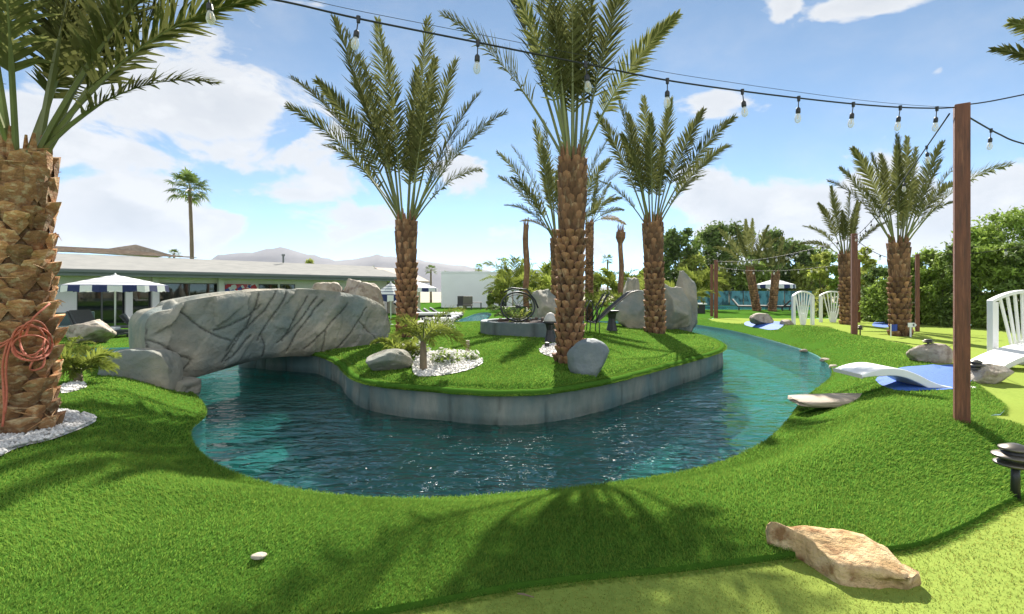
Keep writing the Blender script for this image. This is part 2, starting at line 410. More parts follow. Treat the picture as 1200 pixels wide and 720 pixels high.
L(t, ms.outputs[0], out.inputs[0])

# ------------------------------------------------------------------ terrain, one triangulation cut into its surfaces
pts = []; edges = []
def add_loop(poly):
    o = len(pts)
    for p in poly: pts.append(Vector((float(p[0]), float(p[1]))))
    for i in range(len(poly)): edges.append((o+i, o+(i+1) % len(poly)))
add_loop(POND); add_loop(ISLE); add_loop(GREENA); add_loop(GREENB)
LAWN = smooth_loop([(-60,-8),(-60,40),(-40,75),(0,80),(45,80),(60,60),(60,-8),(30,-14),(-30,-14)], 4)
add_loop(LAWN); add_loop(POOL2)
fx, fy = [], []
r = .5
while r < 78:
    stp = max(.09, r*.032); n = max(8, int(2*math.pi*r/stp))
    for k in range(n):
        a = 2*math.pi*(k+.5*((int(r*100)) % 2))/n
        x, y = r*math.sin(a), r*math.cos(a)
        if y < -2.0 and (k % 4): continue
        fx.append(x+random.uniform(-.2,.2)*stp); fy.append(y+random.uniform(-.2,.2)*stp)
    r += stp
fx = np.array(fx); fy = np.array(fy); rr = np.hypot(fx, fy)
for poly in (POND, ISLE, GREENA, GREENB): 
    keep = dist(poly, fx, fy) > np.maximum(.05, .012*rr); fx, fy, rr = fx[keep], fy[keep], rr[keep]
keep = ~(inside(POND, fx, fy) & ~inside(ISLE, fx, fy) & (NR.random(len(fx)) < .8)); fx, fy = fx[keep], fy[keep]
for x, y in zip(fx, fy): pts.append(Vector((float(x), float(y))))
for rad in (120, 250, 600, 1500, 4000, 9000):
    for k in range(40):
        a = 2*math.pi*k/40; pts.append(Vector((rad*math.cos(a), rad*math.sin(a))))
cv, ce, cf, *_ = delaunay_2d_cdt(pts, edges, [], 0, 1e-6)
cv = np.array([(p[0], p[1]) for p in cv]); cf = np.array([f for f in cf if len(f) == 3])
cen = cv[cf].mean(1); cx_, cy_ = cen[:, 0], cen[:, 1]
in_p = inside(POND, cx_, cy_); in_i = inside(ISLE, cx_, cy_); in_a = inside(GREENA, cx_, cy_); in_b = inside(GREENB, cx_, cy_)
in_l = inside(LAWN, cx_, cy_); in_2 = inside(POOL2, cx_, cy_)
hz = H(cv[:, 0], cv[:, 1])
far_r = np.hypot(cv[:, 0], cv[:, 1]); hz = np.where(far_r > 78, -.5, hz)
def sub(name, mask, z, mat, smooth=True, kind='structure'):
    f = cf[mask]; ids, inv = np.unique(f, return_inverse=True); inv = inv.reshape(f.shape)
    a = cv[ids]; e1 = a[inv[:, 1]]-a[inv[:, 0]]; e2 = a[inv[:, 2]]-a[inv[:, 0]]
    flip = e1[:, 0]*e2[:, 1]-e1[:, 1]*e2[:, 0] < 0
    inv[flip] = inv[flip][:, ::-1]
    V = np.column_stack([a, (z[ids] if hasattr(z, '__len__') else np.full(len(ids), z))])
    o = np_mesh(name, V, inv, mat, smooth=smooth); o['kind'] = kind
    return o
land = ~(in_p & ~in_i)
def Hband(base_in):  # height of a surface whose boundary vertices must not take the neighbour's level
    return base_in
z_turf = hz.copy()
# boundary vertices of the greens carry the turf level for the lawn and the green level for the greens
onA = dist(GREENA, cv[:, 0], cv[:, 1]) < 1e-4; onB = dist(GREENB, cv[:, 0], cv[:, 1]) < 1e-4
onI = dist(ISLE, cv[:, 0], cv[:, 1]) < 1e-4; onP = dist(POND, cv[:, 0], cv[:, 1]) < 1e-4
z_turf[onA] = -.01
z_turf[onI] = -.02; z_turf[onP] = -.37
z_g = hz.copy(); z_g[onA] = -.038; z_g[onB] = H(cv[onB, 0], cv[onB, 1])-.012 if onB.any() else 0
z_turf[onB] = np.maximum(z_turf[onB], z_g[onB]+.012)
sub('lawn', land & ~in_a & ~in_b & in_l & ~in_i & ~in_2, z_turf, m_turf)
sub('lawn', in_i, z_turf, m_turf)
sub('putting_green', in_a, z_g, m_green); sub('putting_green', in_b & ~in_p, z_g, m_green)
sub('ground', ~in_l, hz, m_far)
pf = sub('pool_floor', in_p & ~in_i, -1.15, m_floor)
wt_ = sub('water', in_p & ~in_i, -.40, m_water)
sub('water', in_2, -.45, m_water); sub('pool_floor', in_2, -1.2, m_floor)
def seg_normals(poly):
    nx = np.roll(poly, -1, 0)-np.roll(poly, 1, 0); nl = np.linalg.norm(nx, axis=1, keepdims=True); nx = nx/nl
    nn = np.column_stack([nx[:, 1], -nx[:, 0]])
    tst = inside(poly, poly[:, 0]+nn[:, 0]*.02, poly[:, 1]+nn[:, 1]*.02)
    nn[tst] *= -1
    return nn
def curtain(name, poly, ztop, zbot, mat, kind='structure'):
    b = MB(); n = len(poly)
    vs = [(p[0], p[1], ztop if not hasattr(ztop, '__len__') else ztop[i]) for i, p in enumerate(poly)]+[(p[0], p[1], zbot) for p in poly]
    b.add(vs, [(i, (i+1) % n, n+(i+1) % n, n+i) for i in range(n)])
    o = b.build(name, mat, smooth=True); o['kind'] = kind; return o
curtain('pool_side', ISLE+seg_normals(ISLE)*.045, -.46, -1.16, m_floor); curtain('pool_side', POND, -.37, -1.16, m_floor); curtain('pool_side', POOL2, -.4, -1.21, m_floor)
curtain('turf_edge', GREENA, -.008, -.07, m_turf)

# island retaining wall: a scored faux-stone band standing in the water
W = smooth_loop(ISLE, .035); wn = seg_normals(W); arc = np.concatenate([[0], np.cumsum(np.linalg.norm(np.diff(W, axis=0), axis=1))])
rw = random.Random(3); joints = []; s_ = .2
while s_ < arc[-1]: joints.append(s_); s_ += rw.uniform(.3, 1.5)
joints = np.array(joints); jlean = np.array([rw.uniform(-.12,.12) for _ in joints])
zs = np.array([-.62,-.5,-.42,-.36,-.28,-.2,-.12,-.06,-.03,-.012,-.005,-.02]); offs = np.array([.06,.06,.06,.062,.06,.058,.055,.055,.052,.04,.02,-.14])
b = MB(); nW = len(W); vs = []; tn = []
for zi, (z, of) in enumerate(zip(zs, offs)):
    for i in range(nW):
        dj = np.abs(arc[i]-joints-jlean*(z+.2)).min()
        g = .022*max(0, 1-dj/.035) if zi < 11 else 0
        dsp = .022*fbm((W[i][0]*1.0, W[i][1]*1.0, z*1.6), 2.2, 4)+.01*fbm((W[i][0], W[i][1], z), 9, 2)
        q = W[i]+wn[i]*(of+dsp-g)
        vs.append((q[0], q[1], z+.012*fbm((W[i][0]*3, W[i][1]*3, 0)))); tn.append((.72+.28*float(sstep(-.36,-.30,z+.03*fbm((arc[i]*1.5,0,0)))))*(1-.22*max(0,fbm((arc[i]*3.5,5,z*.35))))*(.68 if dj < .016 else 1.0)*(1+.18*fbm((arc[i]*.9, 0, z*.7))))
b.add(vs, [(k*nW+i, k*nW+(i+1) % nW, (k+1)*nW+(i+1) % nW, (k+1)*nW+i) for k in range(len(zs)-1) for i in range(nW)], 0, tn)
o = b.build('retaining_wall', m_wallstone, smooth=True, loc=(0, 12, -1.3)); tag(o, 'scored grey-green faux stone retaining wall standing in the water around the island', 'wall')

# rolled turf lip over the wall top
b = MB(); nI = len(ISLE); nin = seg_normals(ISLE); vs = []
for of, z in ((-.03,.0),(.03,.018),(.085,.014),(.112,-.012),(.118,-.045)):
    for i in range(nI):
        q = ISLE[i]+nin[i]*(of+.028*fbm((ISLE[i][0]*5, ISLE[i][1]*5, 0))); vs.append((q[0], q[1], z-(.02 if of < 0 else 0)))
b.add(vs, [(k*nI+i, k*nI+(i+1) % nI, (k+1)*nI+(i+1) % nI, (k+1)*nI+i) for k in range(4) for i in range(nI)])
o = b.build('lawn', m_turf, smooth=True); o['kind'] = 'structure'
# ------------------------------------------------------------------ turf pile (many small blades)
EXCL = []   # plan polygons without blades: beds, blue turf, rock feet
def blades(name, n, rmin, rmax, length, width, mat, test, kgrain=.25, colr=(.86,1.14), extra=()):
    u = NR.random(n); rr = rmin*(rmax/rmin)**u            # density falls off with distance squared
    a = (NR.random(n)-.5)*R(108); x, y = rr*np.sin(a)*1.0, rr*np.cos(a)
    k = test(x, y); x, y, rr = x[k], y[k], rr[k]
    for poly in EXCL:
        k = ~inside(poly, x, y); x, y, rr = x[k], y[k], rr[k]
    z = H(x, y); n = len(x); ex_ = np.zeros(n); ey_ = np.zeros(n)
    for (qx, qy, qz, qu, qv) in extra:
        x = np.concatenate([x, qx]); y = np.concatenate([y, qy]); z = np.concatenate([z, qz]); ex_ = np.concatenate([ex_, qu]); ey_ = np.concatenate([ey_, qv])
    n = len(x); rr = np.hypot(x, y)
    sc = np.clip(rr/3.0, .8, 6.0)
    ln = length*(.65+.7*NR.random(n))*np.clip(sc, .8, 1.15); wd = width*sc*(.7+.6*NR.random(n))
    ph = NR.random(n)*2*math.pi; tilt = .25+.55*NR.random(n)
    ux = np.cos(ph)*tilt+kgrain*(.8+1.5*np.sin(x*1.9+1.4*np.sin(y*1.3))*np.cos(y*1.1)); uy = np.sin(ph)*tilt-kgrain*(.5+1.3*np.sin(y*2.3+1.1*np.sin(x*1.7)))
    ux = ux+ex_; uy = uy+ey_; uz = np.where(np.hypot(ex_, ey_) > .25, .25, 1.0)
    sxv, syv = -np.sin(ph)*wd, np.cos(ph)*wd
    c0 = np.column_stack([x, y, z-.004])
    s = np.column_stack([sxv, syv, np.zeros(n)]); up = np.column_stack([ux, uy, uz])
    up /= np.linalg.norm(up, axis=1, keepdims=True)
    mid = c0+up*ln[:, None]*.55; tip = c0+up*ln[:, None]*.95+np.column_stack([ux, uy, -.25*np.ones(n)])*ln[:, None]*.32
    V = np.stack([c0-s, c0+s, mid+s*.8, mid-s*.8, tip+s*.15, tip-s*.15], 1).reshape(-1, 3)
    base = np.arange(n)[:, None]*6
    Fq = np.concatenate([base+np.array([[0,1,2,3]]), base+np.array([[3,2,4,5]])])
    # patchy pile colour
    pn = .5+.75*np.sin(x*1.3+.5*y)*np.sin(y*1.7-x*.4)+.35*np.sin(x*3.1+1.3*np.sin(y*2.3))*np.sin(y*3.7+1.1*np.sin(x*1.9))
    tn = (colr[0]+(colr[1]-colr[0])*NR.random(n))*(.9+.2*pn)
    yel = .85+.5*NR.random(n)
    tone = np.column_stack([tn*yel, tn, tn*.9, np.ones(n)])
    tone = np.repeat(tone[:, None, :], 6, 1)
    o = np_mesh(name, V, Fq, mat, tone.reshape(-1, 4)); o['kind'] = 'stuff'
    tag(o, {'grass': 'deep pile green artificial grass over the banks and island', 'putting_grass': 'short lime green pile of the putting surfaces'}[name], 'grass')
    return o
def edge_rows(poly, per_m, off0, off1, z0, z1, lean, rmax=22):
    """extra pile along a turf edge, leaning outward"""
    nn = seg_normals(poly); ln = np.linalg.norm(np.roll(poly, -1, 0)-poly, axis=1); n = int(ln.sum()*per_m)
    i = NR.choice(len(poly), n, p=ln/ln.sum()); f = NR.random(n)[:, None]; p = poly[i]*(1-f)+np.roll(poly, -1, 0)[i]*f
    u = NR.random(n); o = off0+(off1-off0)*u; q = p+nn[i]*o[:, None]; k = (np.hypot(q[:, 0], q[:, 1]) < rmax) & (q[:, 1] > .8)
    return (q[k, 0], q[k, 1], (z0+(z1-z0)*u**2)[k], nn[i][k, 0]*lean*(.3+u[k]), nn[i][k, 1]*lean*(.3+u[k]))
def is_turf(x, y):
    pond = inside(POND, x, y) & ~inside(ISLE, x, y)
    return ~pond & ~inside(GREENA, x, y) & ~inside(GREENB, x, y)
def is_green(x, y): return inside(GREENA, x, y) | inside(GREENB, x, y)
# ------------------------------------------------------------------ palms
def bez(a, b, c, t): return a*(1-t)**2+b*2*t*(1-t)+c*t*t

def frond_mesh(base, ctrl, tip, rnd, nl=74, petiole=.28, wl=.12, r0=.022, lw=.010, droop=.12):
    """one feather leaf: (rachis MB, leaflet verts, quads, tones)"""
    Lc = (ctrl-base).length+(tip-ctrl).length
    stalk = MB(); K = 11
    sp = [bez(base, ctrl, tip, k/(K-1)) for k in range(K)]
    rads = [r0*(1.35-.5*k/(K-1)*1.6) if k < 4 else r0*max(.16, .72*(1-k/(K-1))) for k in range(K)]
    stalk.tube(sp, rads, 5, tone=rnd.uniform(.8, 1.2))
    V = []; Q = []; T = []
    base_tone = rnd.uniform(.7, 1.25)
    roll = rnd.uniform(-.9, .9)
    for i in range(nl):
        t = petiole+(1-petiole)*(i+.5)/nl
        p = bez(base, ctrl, tip, t); d = (bez(base, ctrl, tip, min(1, t+.01))-bez(base, ctrl, tip, t-.01)).normalized()
        side = d.cross(Vector((0, 0, 1)))
        if side.length < .15: side = d.cross(Vector((0, 1, 0)))
        side.normalize(); nrm = side.cross(d).normalized()
        c, s = math.cos(roll), math.sin(roll)
        side, nrm = side*c+nrm*s, nrm*c-side*s
        q = (t-petiole)/(1-petiole)
        ln = Lc*wl*(.42+.9*math.sin(math.pi*min(1, .12+.86*q))**.8)*(1-.35*q)
        fwd = .72+.7*q
        for sg in (-1, 1):
            jt = rnd.uniform(-.28, .28)
            dirv = (d*(fwd+jt)+side*sg*(.95-.3*q)+nrm*(.30+rnd.uniform(-.4, .45))).normalized()
            l2 = ln*rnd.uniform(.8, 1.1)
            wv = dirv.cross(nrm).normalized()*lw*rnd.uniform(.8, 1.25)
            m = p+dirv*l2*.5; e = p+dirv*l2+Vector((0, 0, -1))*l2*droop*rnd.uniform(.2, 1.6)
            o = len(V)
            V += [p-wv*.6, p+wv*.6, m+wv, m-wv, e+wv*.15, e-wv*.15]
            Q += [(o, o+1, o+2, o+3), (o+3, o+2, o+4, o+5)]
            tt = base_tone*rnd.uniform(.75, 1.25)
            T += [tt]*6
    return stalk, V, Q, T

def add_frond(parent, base, ctrl, tip, rnd, mat=None, pmatl=None, **kw):
    stalk, V, Q, T = frond_mesh(base, ctrl, tip, rnd, **kw)
    b = MB(); b.add(V, Q, 0, T); b.add(stalk.v, stalk.f, 1, stalk.t)
    return b.build('frond', [mat or m_frond, pmatl or m_petiole], parent)

def boots_trunk(base, top, r, rnd, rows, around, proud, top_frac=.28, top_swell=1.16, ragged=0.0, cut_tone=1.55):
    """trunk with a lattice of cut leaf bases"""
    b = MB(); ax = top-base; Hh = ax.length; az = ax.normalized()
    ex = az.cross(Vector((0, 1, 0))).normalized(); ey = az.cross(ex).normalized()
    def rad(f):
        q = 1+.18*max(0, 1-f/.10)**2
        if f > 1-top_frac: q *= 1+(top_swell-1)*math.sin(math.pi*min(1, (f-1+top_frac)/top_frac*.62))
        return r*q
    def pt(ph, z, rr): return base+az*z+(ex*math.cos(ph)+ey*math.sin(ph))*rr
    n = 26; prof = []; seg = 20
    vs = []
    for i in range(n+1):
        f = i/n
        for k in range(seg):
            ph = 2*math.pi*k/seg
            vs.append(pt(ph, f*Hh-.15*(i == 0), rad(f)*.93*(1+.05*fbm((math.cos(ph)*3+base.x, math.sin(ph)*3, f*12)))))
    b.add(vs, [(i*seg+k, i*seg+(k+1) % seg, (i+1)*seg+(k+1) % seg, (i+1)*seg+k) for i in range(n) for k in range(seg)]+[tuple(range(n*seg, n*seg+seg))], 0, .38)  # core toned dark: shade of the gaps between boots put into the colour
    hrow = Hh/rows
    for j in range(rows):
        f = (j+.5)/rows
        intop = f > 1-top_frac
        for k in range(around):
            ph = 2*math.pi*(k+.5*(j % 2))/around+rnd.uniform(-.06, .06)*(1+2*ragged)
            z = (j+.5)*hrow+rnd.uniform(-.12, .12)*hrow*(1+3*ragged)
            w = math.pi/around*1.04*rnd.uniform(.9, 1.05+ragged*.5); hh = hrow*(1.05 if not intop else 1.7)
            R0 = rad(f)*.93; pr = proud*rnd.uniform(.7, 1.25)*(1+ragged*rnd.uniform(-.5, .9))
            if intop: pr *= .55
            tn = rnd.uniform(.5, 1.4)*(.8 if intop else 1)
            lo, up = -.95*hh, .62*hh
            jz = rnd.uniform(-.12,.12)*hh
            V = [pt(ph, z+lo, R0+.004), pt(ph-w*.55, z-.42*hh, R0+pr*.22), pt(ph+w*.55, z-.42*hh, R0+pr*.22),
                 pt(ph-w, z+.05*hh+jz, R0+pr*.30), pt(ph+w, z+.05*hh-jz, R0+pr*.30), pt(ph+rnd.uniform(-.2,.2)*w, z-.05*hh, R0+pr*.78),
                 pt(ph-w*.66, z+up*.8, R0+pr*.92), pt(ph+w*.66, z+up*.8, R0+pr*.92), pt(ph, z+up, R0+pr*1.12),
                 pt(ph-w*.7, z+up*.72, R0-.03), pt(ph+w*.7, z+up*.72, R0-.03), pt(ph, z+up*.9, R0-.03)]
            Fs = [(0,5,1),(0,2,5),(1,5,3),(2,4,5),(3,5,6),(5,4,7),(5,8,6),(5,7,8),(6,8,11,9),(8,7,10,11),(3,6,9),(7,4,10)]
            tt = [tn*.8]+[tn*.8]*2+[tn*.85]*2+[tn]+[tn*cut_tone]*3+[tn*.8]*3
            b.add(V, Fs, 0, tt)
            if ragged and rnd.random() < .55*ragged:   # torn fibre shreds
                for _ in range(2):
                    p0 = pt(ph+rnd.uniform(-w, w), z+up, R0+pr); q = pt(ph+rnd.uniform(-2*w, 2*w), z+up+rnd.uniform(-.08, .1), R0+pr+rnd.uniform(.0, .05))
                    sd = Vector((0, 0, .008)); b.add([p0-sd, p0+sd, q+sd*.3, q-sd*.3], [(0,1,2,3)], 0, tn*1.5)
    return b

def date_palm(label, px, py, px_top, py_top, wpx, tips, nrand=10, seed=1, group='date palms around the garden', rows=None, around=9, proud=.07,
              length=None, spread=.9, Y=None, ragged=0, mat=None, tmat=None, base=None, lw=.0085, wl=.120, nl=70, topf=.34, r0k=1.0):
    rnd = random.Random(seed)
    base = base or hit(px, py)
    if Y: base = Vector(((px-600)/600*Y, Y, h1((px-600)/600*Y, Y)))
    Y = base.y; top = P(px_top, py_top, Y); r = wpx/2/600*Y
    root = thing('date_palm', label, 'palm tree', base, group)
    rows = rows or max(6, int((top-base).length/(r*.62)))
    boots_trunk(base, top, r, rnd, rows, around, proud, ragged=ragged, top_frac=topf).build('trunk', tmat or m_trunk, root)
    tl = []
    for tp in tips:
        dy = tp[2] if len(tp) > 2 else rnd.uniform(-.5, .5)
        tl.append(P(tp[0], tp[1], Y)+Vector((0, dy*1.0, 0)))
    Lm = length or sum((q-top).length for q in tl)/max(1, len(tl))
    for i in range(int(nrand*.4)):
        a = 2*math.pi*i*.618+rnd.uniform(-.3, .3); th = spread*math.sqrt((i+.5)/nrand)*rnd.uniform(.85, 1.1); l = Lm*rnd.uniform(.75, 1.02)
        tl.append(top+Vector((math.sin(th)*math.cos(a), math.sin(th)*math.sin(a), math.cos(th)))*l)
    for q in tl:
        out = Vector((q.x-top.x, q.y-top.y, 0)); d = (q-top).length
        bs = top+(out.normalized()*r*.62 if out.length > .01 else Vector((0,0,0)))+Vector((0, 0, rnd.uniform(-.08, .12)*r*4))
        up = Vector((0, 0, 1))
        ctrl = bs+(q-bs)*.46+up*d*(.04+.27*min(1, out.length/d))
        add_frond(root, bs, ctrl, q, rnd, m_dry if (q.z-top.z < .45*d and rnd.random() < .35) else mat, r0=max(.012, .010*d**.5)*r0k, lw=lw*d**.5, wl=wl, nl=nl)
    # stubs and sheath fibres at the crown base
    b = MB()
    for i in range(14):
        a = 2*math.pi*i/14+rnd.uniform(-.2, .2); o = Vector((math.cos(a), math.sin(a), 0))
        b.tube([top+o*r*.8-Vector((0,0,.25*r)), top+o*r*.95+Vector((0,0,r*.6)), top+o*r*1.0+Vector((0,0,r*rnd.uniform(.9,1.6)))], [r*.16, r*.13, r*.05], 5, tone=rnd.uniform(.7, 1.3))
    b.build('crown_stub', tmat or m_trunk, root)
    return root

def fan_palm(label, px, py, px_top, py_top, wpx, rc_px, Y, nf=26, seed=1, group='fan palms on the skyline', mat=None, thin=1):
    rnd = random.Random(seed)
    x = (px-600)/600*Y; base = Vector((x, Y, h1(x, Y)))
    top = P(px_top, py_top, Y); r = wpx/2/600*Y; rc = rc_px/600*Y
    root = thing('fan_palm', label, 'palm tree', base, group)
    b = MB(); n = 14
    mid = (base+top)/2+Vector((rnd.uniform(-.1, .1)*rc, 0, 0))
    b.tube([bez(base, mid, top, i/n) for i in range(n+1)], [r*(1.25-.4*i/n)*(1+.08*(i % 2)) for i in range(n+1)], 10, tone=[.8+.3*((i//10) % 2) for i in range((n+1)*10)])
    b.build('trunk', m_bark, root, smooth=True)
    for i in range(nf):
        a = 2.4*i+rnd.uniform(-.3, .3); th = R(18)+R(108)*((i+.5)/nf)**.9
        o = Vector((math.sin(th)*math.cos(a), math.sin(th)*math.sin(a), math.cos(th)))
        hub = top+o*rc*rnd.uniform(.42, .62); fb = MB(); tone = rnd.uniform(.65, 1.3)
        fb.tube([top, (top+hub)/2+Vector((0,0,.04*rc)), hub], rc*.012, 4, 1)
        s = o.cross(Vector((0,0,1))); s = s.normalized() if s.length > .05 else Vector((1,0,0)); u = s.cross(o).normalized()
        nb = 15
        for k in range(nb):
            g = R(-105)+R(210)*k/(nb-1); d = (o*math.cos(g)+s*math.sin(g)+u*rnd.uniform(-.1,.12)).normalized()
            ll = rc*.46*(1-.25*abs(g)/R(105)); wv = d.cross(u).normalized()*ll*.075
            m = hub+d*ll*.6; e = hub+d*ll*rnd.uniform(.9,1.1)+Vector((0,0,-1))*ll*rnd.uniform(.1, .4)
            fb.add([hub-wv*.4, hub+wv*.4, m+wv, m-wv, e], [(0,1,2,3),(3,2,4)], 0, tone*rnd.uniform(.8,1.2))
        fb.build('frond', [mat or m_leafd, m_petiole], root)
    return root

# ------------------------------------------------------------------ broadleaf crowns
def leaf_cloud(centres, n, size, rng, shell=.55, sq=.85):
    C = np.array([c for c, _ in centres]); Rr = np.array([r for _, r in centres])
    wts = Rr**2; k = rng.choice(len(C), n, p=wts/wts.sum())
    d = rng.normal(size=(n, 3)); d /= np.linalg.norm(d, axis=1, keepdims=True)
    rad = np.clip(np.abs(rng.normal(size=n))*.55+.15+.25*rng.random(n), 0, 1.45)
    rad *= 1+.18*np.sin(d[:, 0]*5+C[k, 0])*np.sin(d[:, 2]*6+k)
    p = C[k]+d*(rad*Rr[k])[:, None]*np.array([1, 1, sq])
    # leaf blades: random facing, leaning outward
    nn = d*.5+rng.normal(size=(n, 3))*.7+np.array([0, 0, .35]); nn /= np.linalg.norm(nn, axis=1, keepdims=True)
    a = np.cross(nn, rng.normal(size=(n, 3))); a /= np.linalg.norm(a, axis=1, keepdims=True); b = np.cross(nn, a)
    s = size*(.55+.9*rng.random(n))[:, None]
    V = np.stack([p-a*s, p+b*s*.42, p+a*s, p-b*s*.42], 1).reshape(-1, 3)
    Q = np.arange(n*4).reshape(-1, 4)
    T = np.repeat((.65+.7*rng.random(n))*(.85+.3*rng.random(len(C))[k]), 4)
    return V, Q, T

def tree(name, label, cat, base, height, crown_r, seed, mat, n=7000, leaf=.3, nclump=16, crown_from=.3, trunk_r=.2, group=None, lim=5, squash=1.0, skip=()):
    rng = np.random.default_rng(seed); rnd = random.Random(seed)
    base = Vector(base)
    root = thing(name, label, cat, base, group)
    zc0, zc1 = base.z+height*crown_from, base.z+height
    cl = []
    for i in range(nclump):
        f = (i+.5)/nclump; z = zc0+(zc1-zc0)*f
        prof = math.sin(math.pi*(.12+.80*f))**.7
        a = rnd.uniform(0, 2*math.pi); rr = crown_r*prof*rnd.uniform(.25, .85)
        cr = crown_r*rnd.uniform(.26, .46)*(1-.25*f)
        z = min(z, zc1-cr*.85)
        cl.append(((base.x+math.cos(a)*rr, base.y+math.sin(a)*rr*squash, z), cr))
    b = MB()
    tt = base+Vector((rnd.uniform(-.05,.05)*height, 0, height*(crown_from+.25)))
    b.tube([base-Vector((0,0,.2)), base+(tt-base)*.5+Vector((rnd.uniform(-.1,.1)*crown_r, 0, 0)), tt], [trunk_r*1.2, trunk_r*.85, trunk_r*.5], 8)
    for (c, cr) in cl[:max(lim, 3)*2:2]+cl[-2:]:
        c = Vector(c); s = base+(tt-base)*rnd.uniform(.5, 1)
        b.tube([s, (s+c)/2+Vector((0,0,.08*height)), c], [trunk_r*.4, trunk_r*.26, trunk_r*.1], 6)
    b.build('trunk', m_bark, root, smooth=True)
    V, Q, T = leaf_cloud(cl, n, leaf, rng)
    np_mesh('crown', V, Q, mat, T, root)
    return root

def arch_plant(name, label, cat, base, n, ln, seed, mat, group=None, stem=0, up=.7, lw=.011, wl=.2, nl=26):
    rnd = random.Random(seed); base = Vector(base)
    root = thing(name, label, cat, base, group)
    top = base+Vector((0, 0, stem))
    b = MB()
    b.tube([base-Vector((0,0,.05)), (base+top)/2, top+Vector((0,0,.03))], [.055, .05, .04] if stem else [.03,.03,.02], 8); b.build('stem', m_bark, root, smooth=True)
    for i in range(n):
        a = 2.4*i+rnd.uniform(-.3,.3); l = ln*rnd.uniform(.7, 1.1); e = up*rnd.uniform(-.25, 1.15)
        o = Vector((math.cos(a), math.sin(a), 0))
        tip = top+o*l*.85+Vector((0,0,l*e*.7)); ctrl = top+o*l*.38+Vector((0,0,l*(.35+.45*max(e,0))))
        add_frond(root, top+o*.02, ctrl, tip, rnd, mat, nl=nl, petiole=.15, wl=wl, r0=.008, lw=lw, droop=.25)
    return root
# ------------------------------------------------------------------ rocks
def rock_mesh(c, dims, seed, cuts=9, rough=.10, rotz=0, power=2.6, sub=5):
    bm = bmesh.new(); bmesh.ops.create_icosphere(bm, subdivisions=sub, radius=1)
    rnd = random.Random(seed); pl = []
    for _ in range(cuts):
        n = Vector((rnd.gauss(0,1), rnd.gauss(0,1), rnd.gauss(0,.8))).normalized(); pl.append((n, rnd.uniform(.60, .86)))
    off = Vector((seed*3.1, seed*1.7, 0)); cz, sz = math.cos(rotz), math.sin(rotz)
    V = []
    for v in bm.verts:
        p = v.co.normalized()
        q = (abs(p.x)**power+abs(p.y)**power+abs(p.z)**power)**(-1/power); p = p*q
        for n, d in pl:
            k = p.dot(n)-d
            if k > 0: p = p-n*k*.92
        k = fbm(p+off, 1.1, 3)*rough+fbm(p+off, 4.5, 4)*rough*.28
        p = p*(1+k)
        p = Vector((p.x*dims[0], p.y*dims[1], p.z*dims[2]))
        V.append((c[0]+p.x*cz-p.y*sz, c[1]+p.x*sz+p.y*cz, c[2]+p.z))
    Fs = [tuple(v.index for v in f.verts) for f in bm.faces]; bm.free()
    return V, Fs

def rock(name, label, c, dims, seed, mat, group=None, cat='rock', smooth=True, **kw):
    V, Fs = rock_mesh(c, dims, seed, **kw)
    b = MB(); b.add(V, Fs)
    o = b.build(name, mat, smooth=smooth, loc=(c[0], c[1], c[2]-dims[2])); tag(o, label, cat, group); return o

# --- the faux-rock arch bridge
BA, BB = Vector((-5.9, 8.1, 0)), Vector((-2.75, 11.2, 0))
bd = (BB-BA).normalized(); bn = Vector((bd.y, -bd.x, 0))        # towards the viewer's side of the river
def bsz(px, py):
    k = (px-600)/600; s = (k*BA.y-BA.x)/(bd.x-k*bd.y); Y = BA.y+bd.y*s
    return s, EYE-(py-HY)/F*Y
OUT = [bsz(*p) for p in [(172,444),(171,420),(170,398),(171,380),(177,371),(185,366),(205,362),(212,355),(240,349),(280,343),(320,340),(360,339),(400,343),(430,349),(448,358),(456,372),(457,388),(450,404),(440,416),
       (405,420),(370,418),(340,418),(318,420),(290,425),(262,433),(235,441),(212,447),(185,449)]]
OUTS = smooth_loop(OUT, .05)
CR = [[(740,135),(690,210),(625,310)],[(640,140),(590,250),(540,330),(500,390)],[(700,130),(655,200),(560,290),(515,350)],[(815,150),(760,240),(720,310)],
      [(870,165),(790,260),(740,350)],[(960,175),(880,260),(800,340)],[(1030,190),(960,290),(905,360)],[(350,205),(440,275),(530,315)],[(470,275),(570,235),(640,180)],
      [(600,290),(550,350),(515,385)],[(640,290),(655,330),(650,370)],[(1000,240),(1060,310),(1085,350)],[(870,270),(868,330),(860,380)],[(340,370),(385,385),(350,430)],[(850,150),(770,255),(700,320)],[(230,215),(225,300),(240,400)],[(185,300),(260,320),(340,375)]]
CRS = [[bsz(100+x*.3167, 300+y*.3167) for x, y in c] for c in CR]
ss = np.array([p[0] for p in OUTS]); zz = np.array([p[1] for p in OUTS])
gp = [Vector((float(p[0]), float(p[1]))) for p in OUTS]; ge = [(i, (i+1) % len(gp)) for i in range(len(gp))]
gs, gz = np.meshgrid(np.arange(ss.min(), ss.max(), .021), np.arange(zz.min(), zz.max(), .021))
gs, gz = gs.ravel()+NR.uniform(-.006,.006,gs.size), gz.ravel()+NR.uniform(-.006,.006,gz.size)
ok = inside(OUTS, gs, gz) & (dist(OUTS, gs, gz) > .02)
gp += [Vector((float(a), float(b_))) for a, b_ in zip(gs[ok], gz[ok])]
bv, _, bf, *_ = delaunay_2d_cdt(gp, ge, [], 1, 1e-6)
bv = np.array([(p[0], p[1]) for p in bv]); de = dist(OUTS, bv[:, 0], bv[:, 1])
cd = np.full(len(bv), 9.0)
for c in CRS:
    cs = smooth_loop(c, .06, closed=False); cs = cs+np.array([[.02*fbm((q[0]*4, q[1]*4, 1)), .02*fbm((q[0]*4, q[1]*4, 7))] for q in cs])
    cd = np.minimum(cd, dist(cs, bv[:, 0], bv[:, 1], closed=False))
THK = 1.55
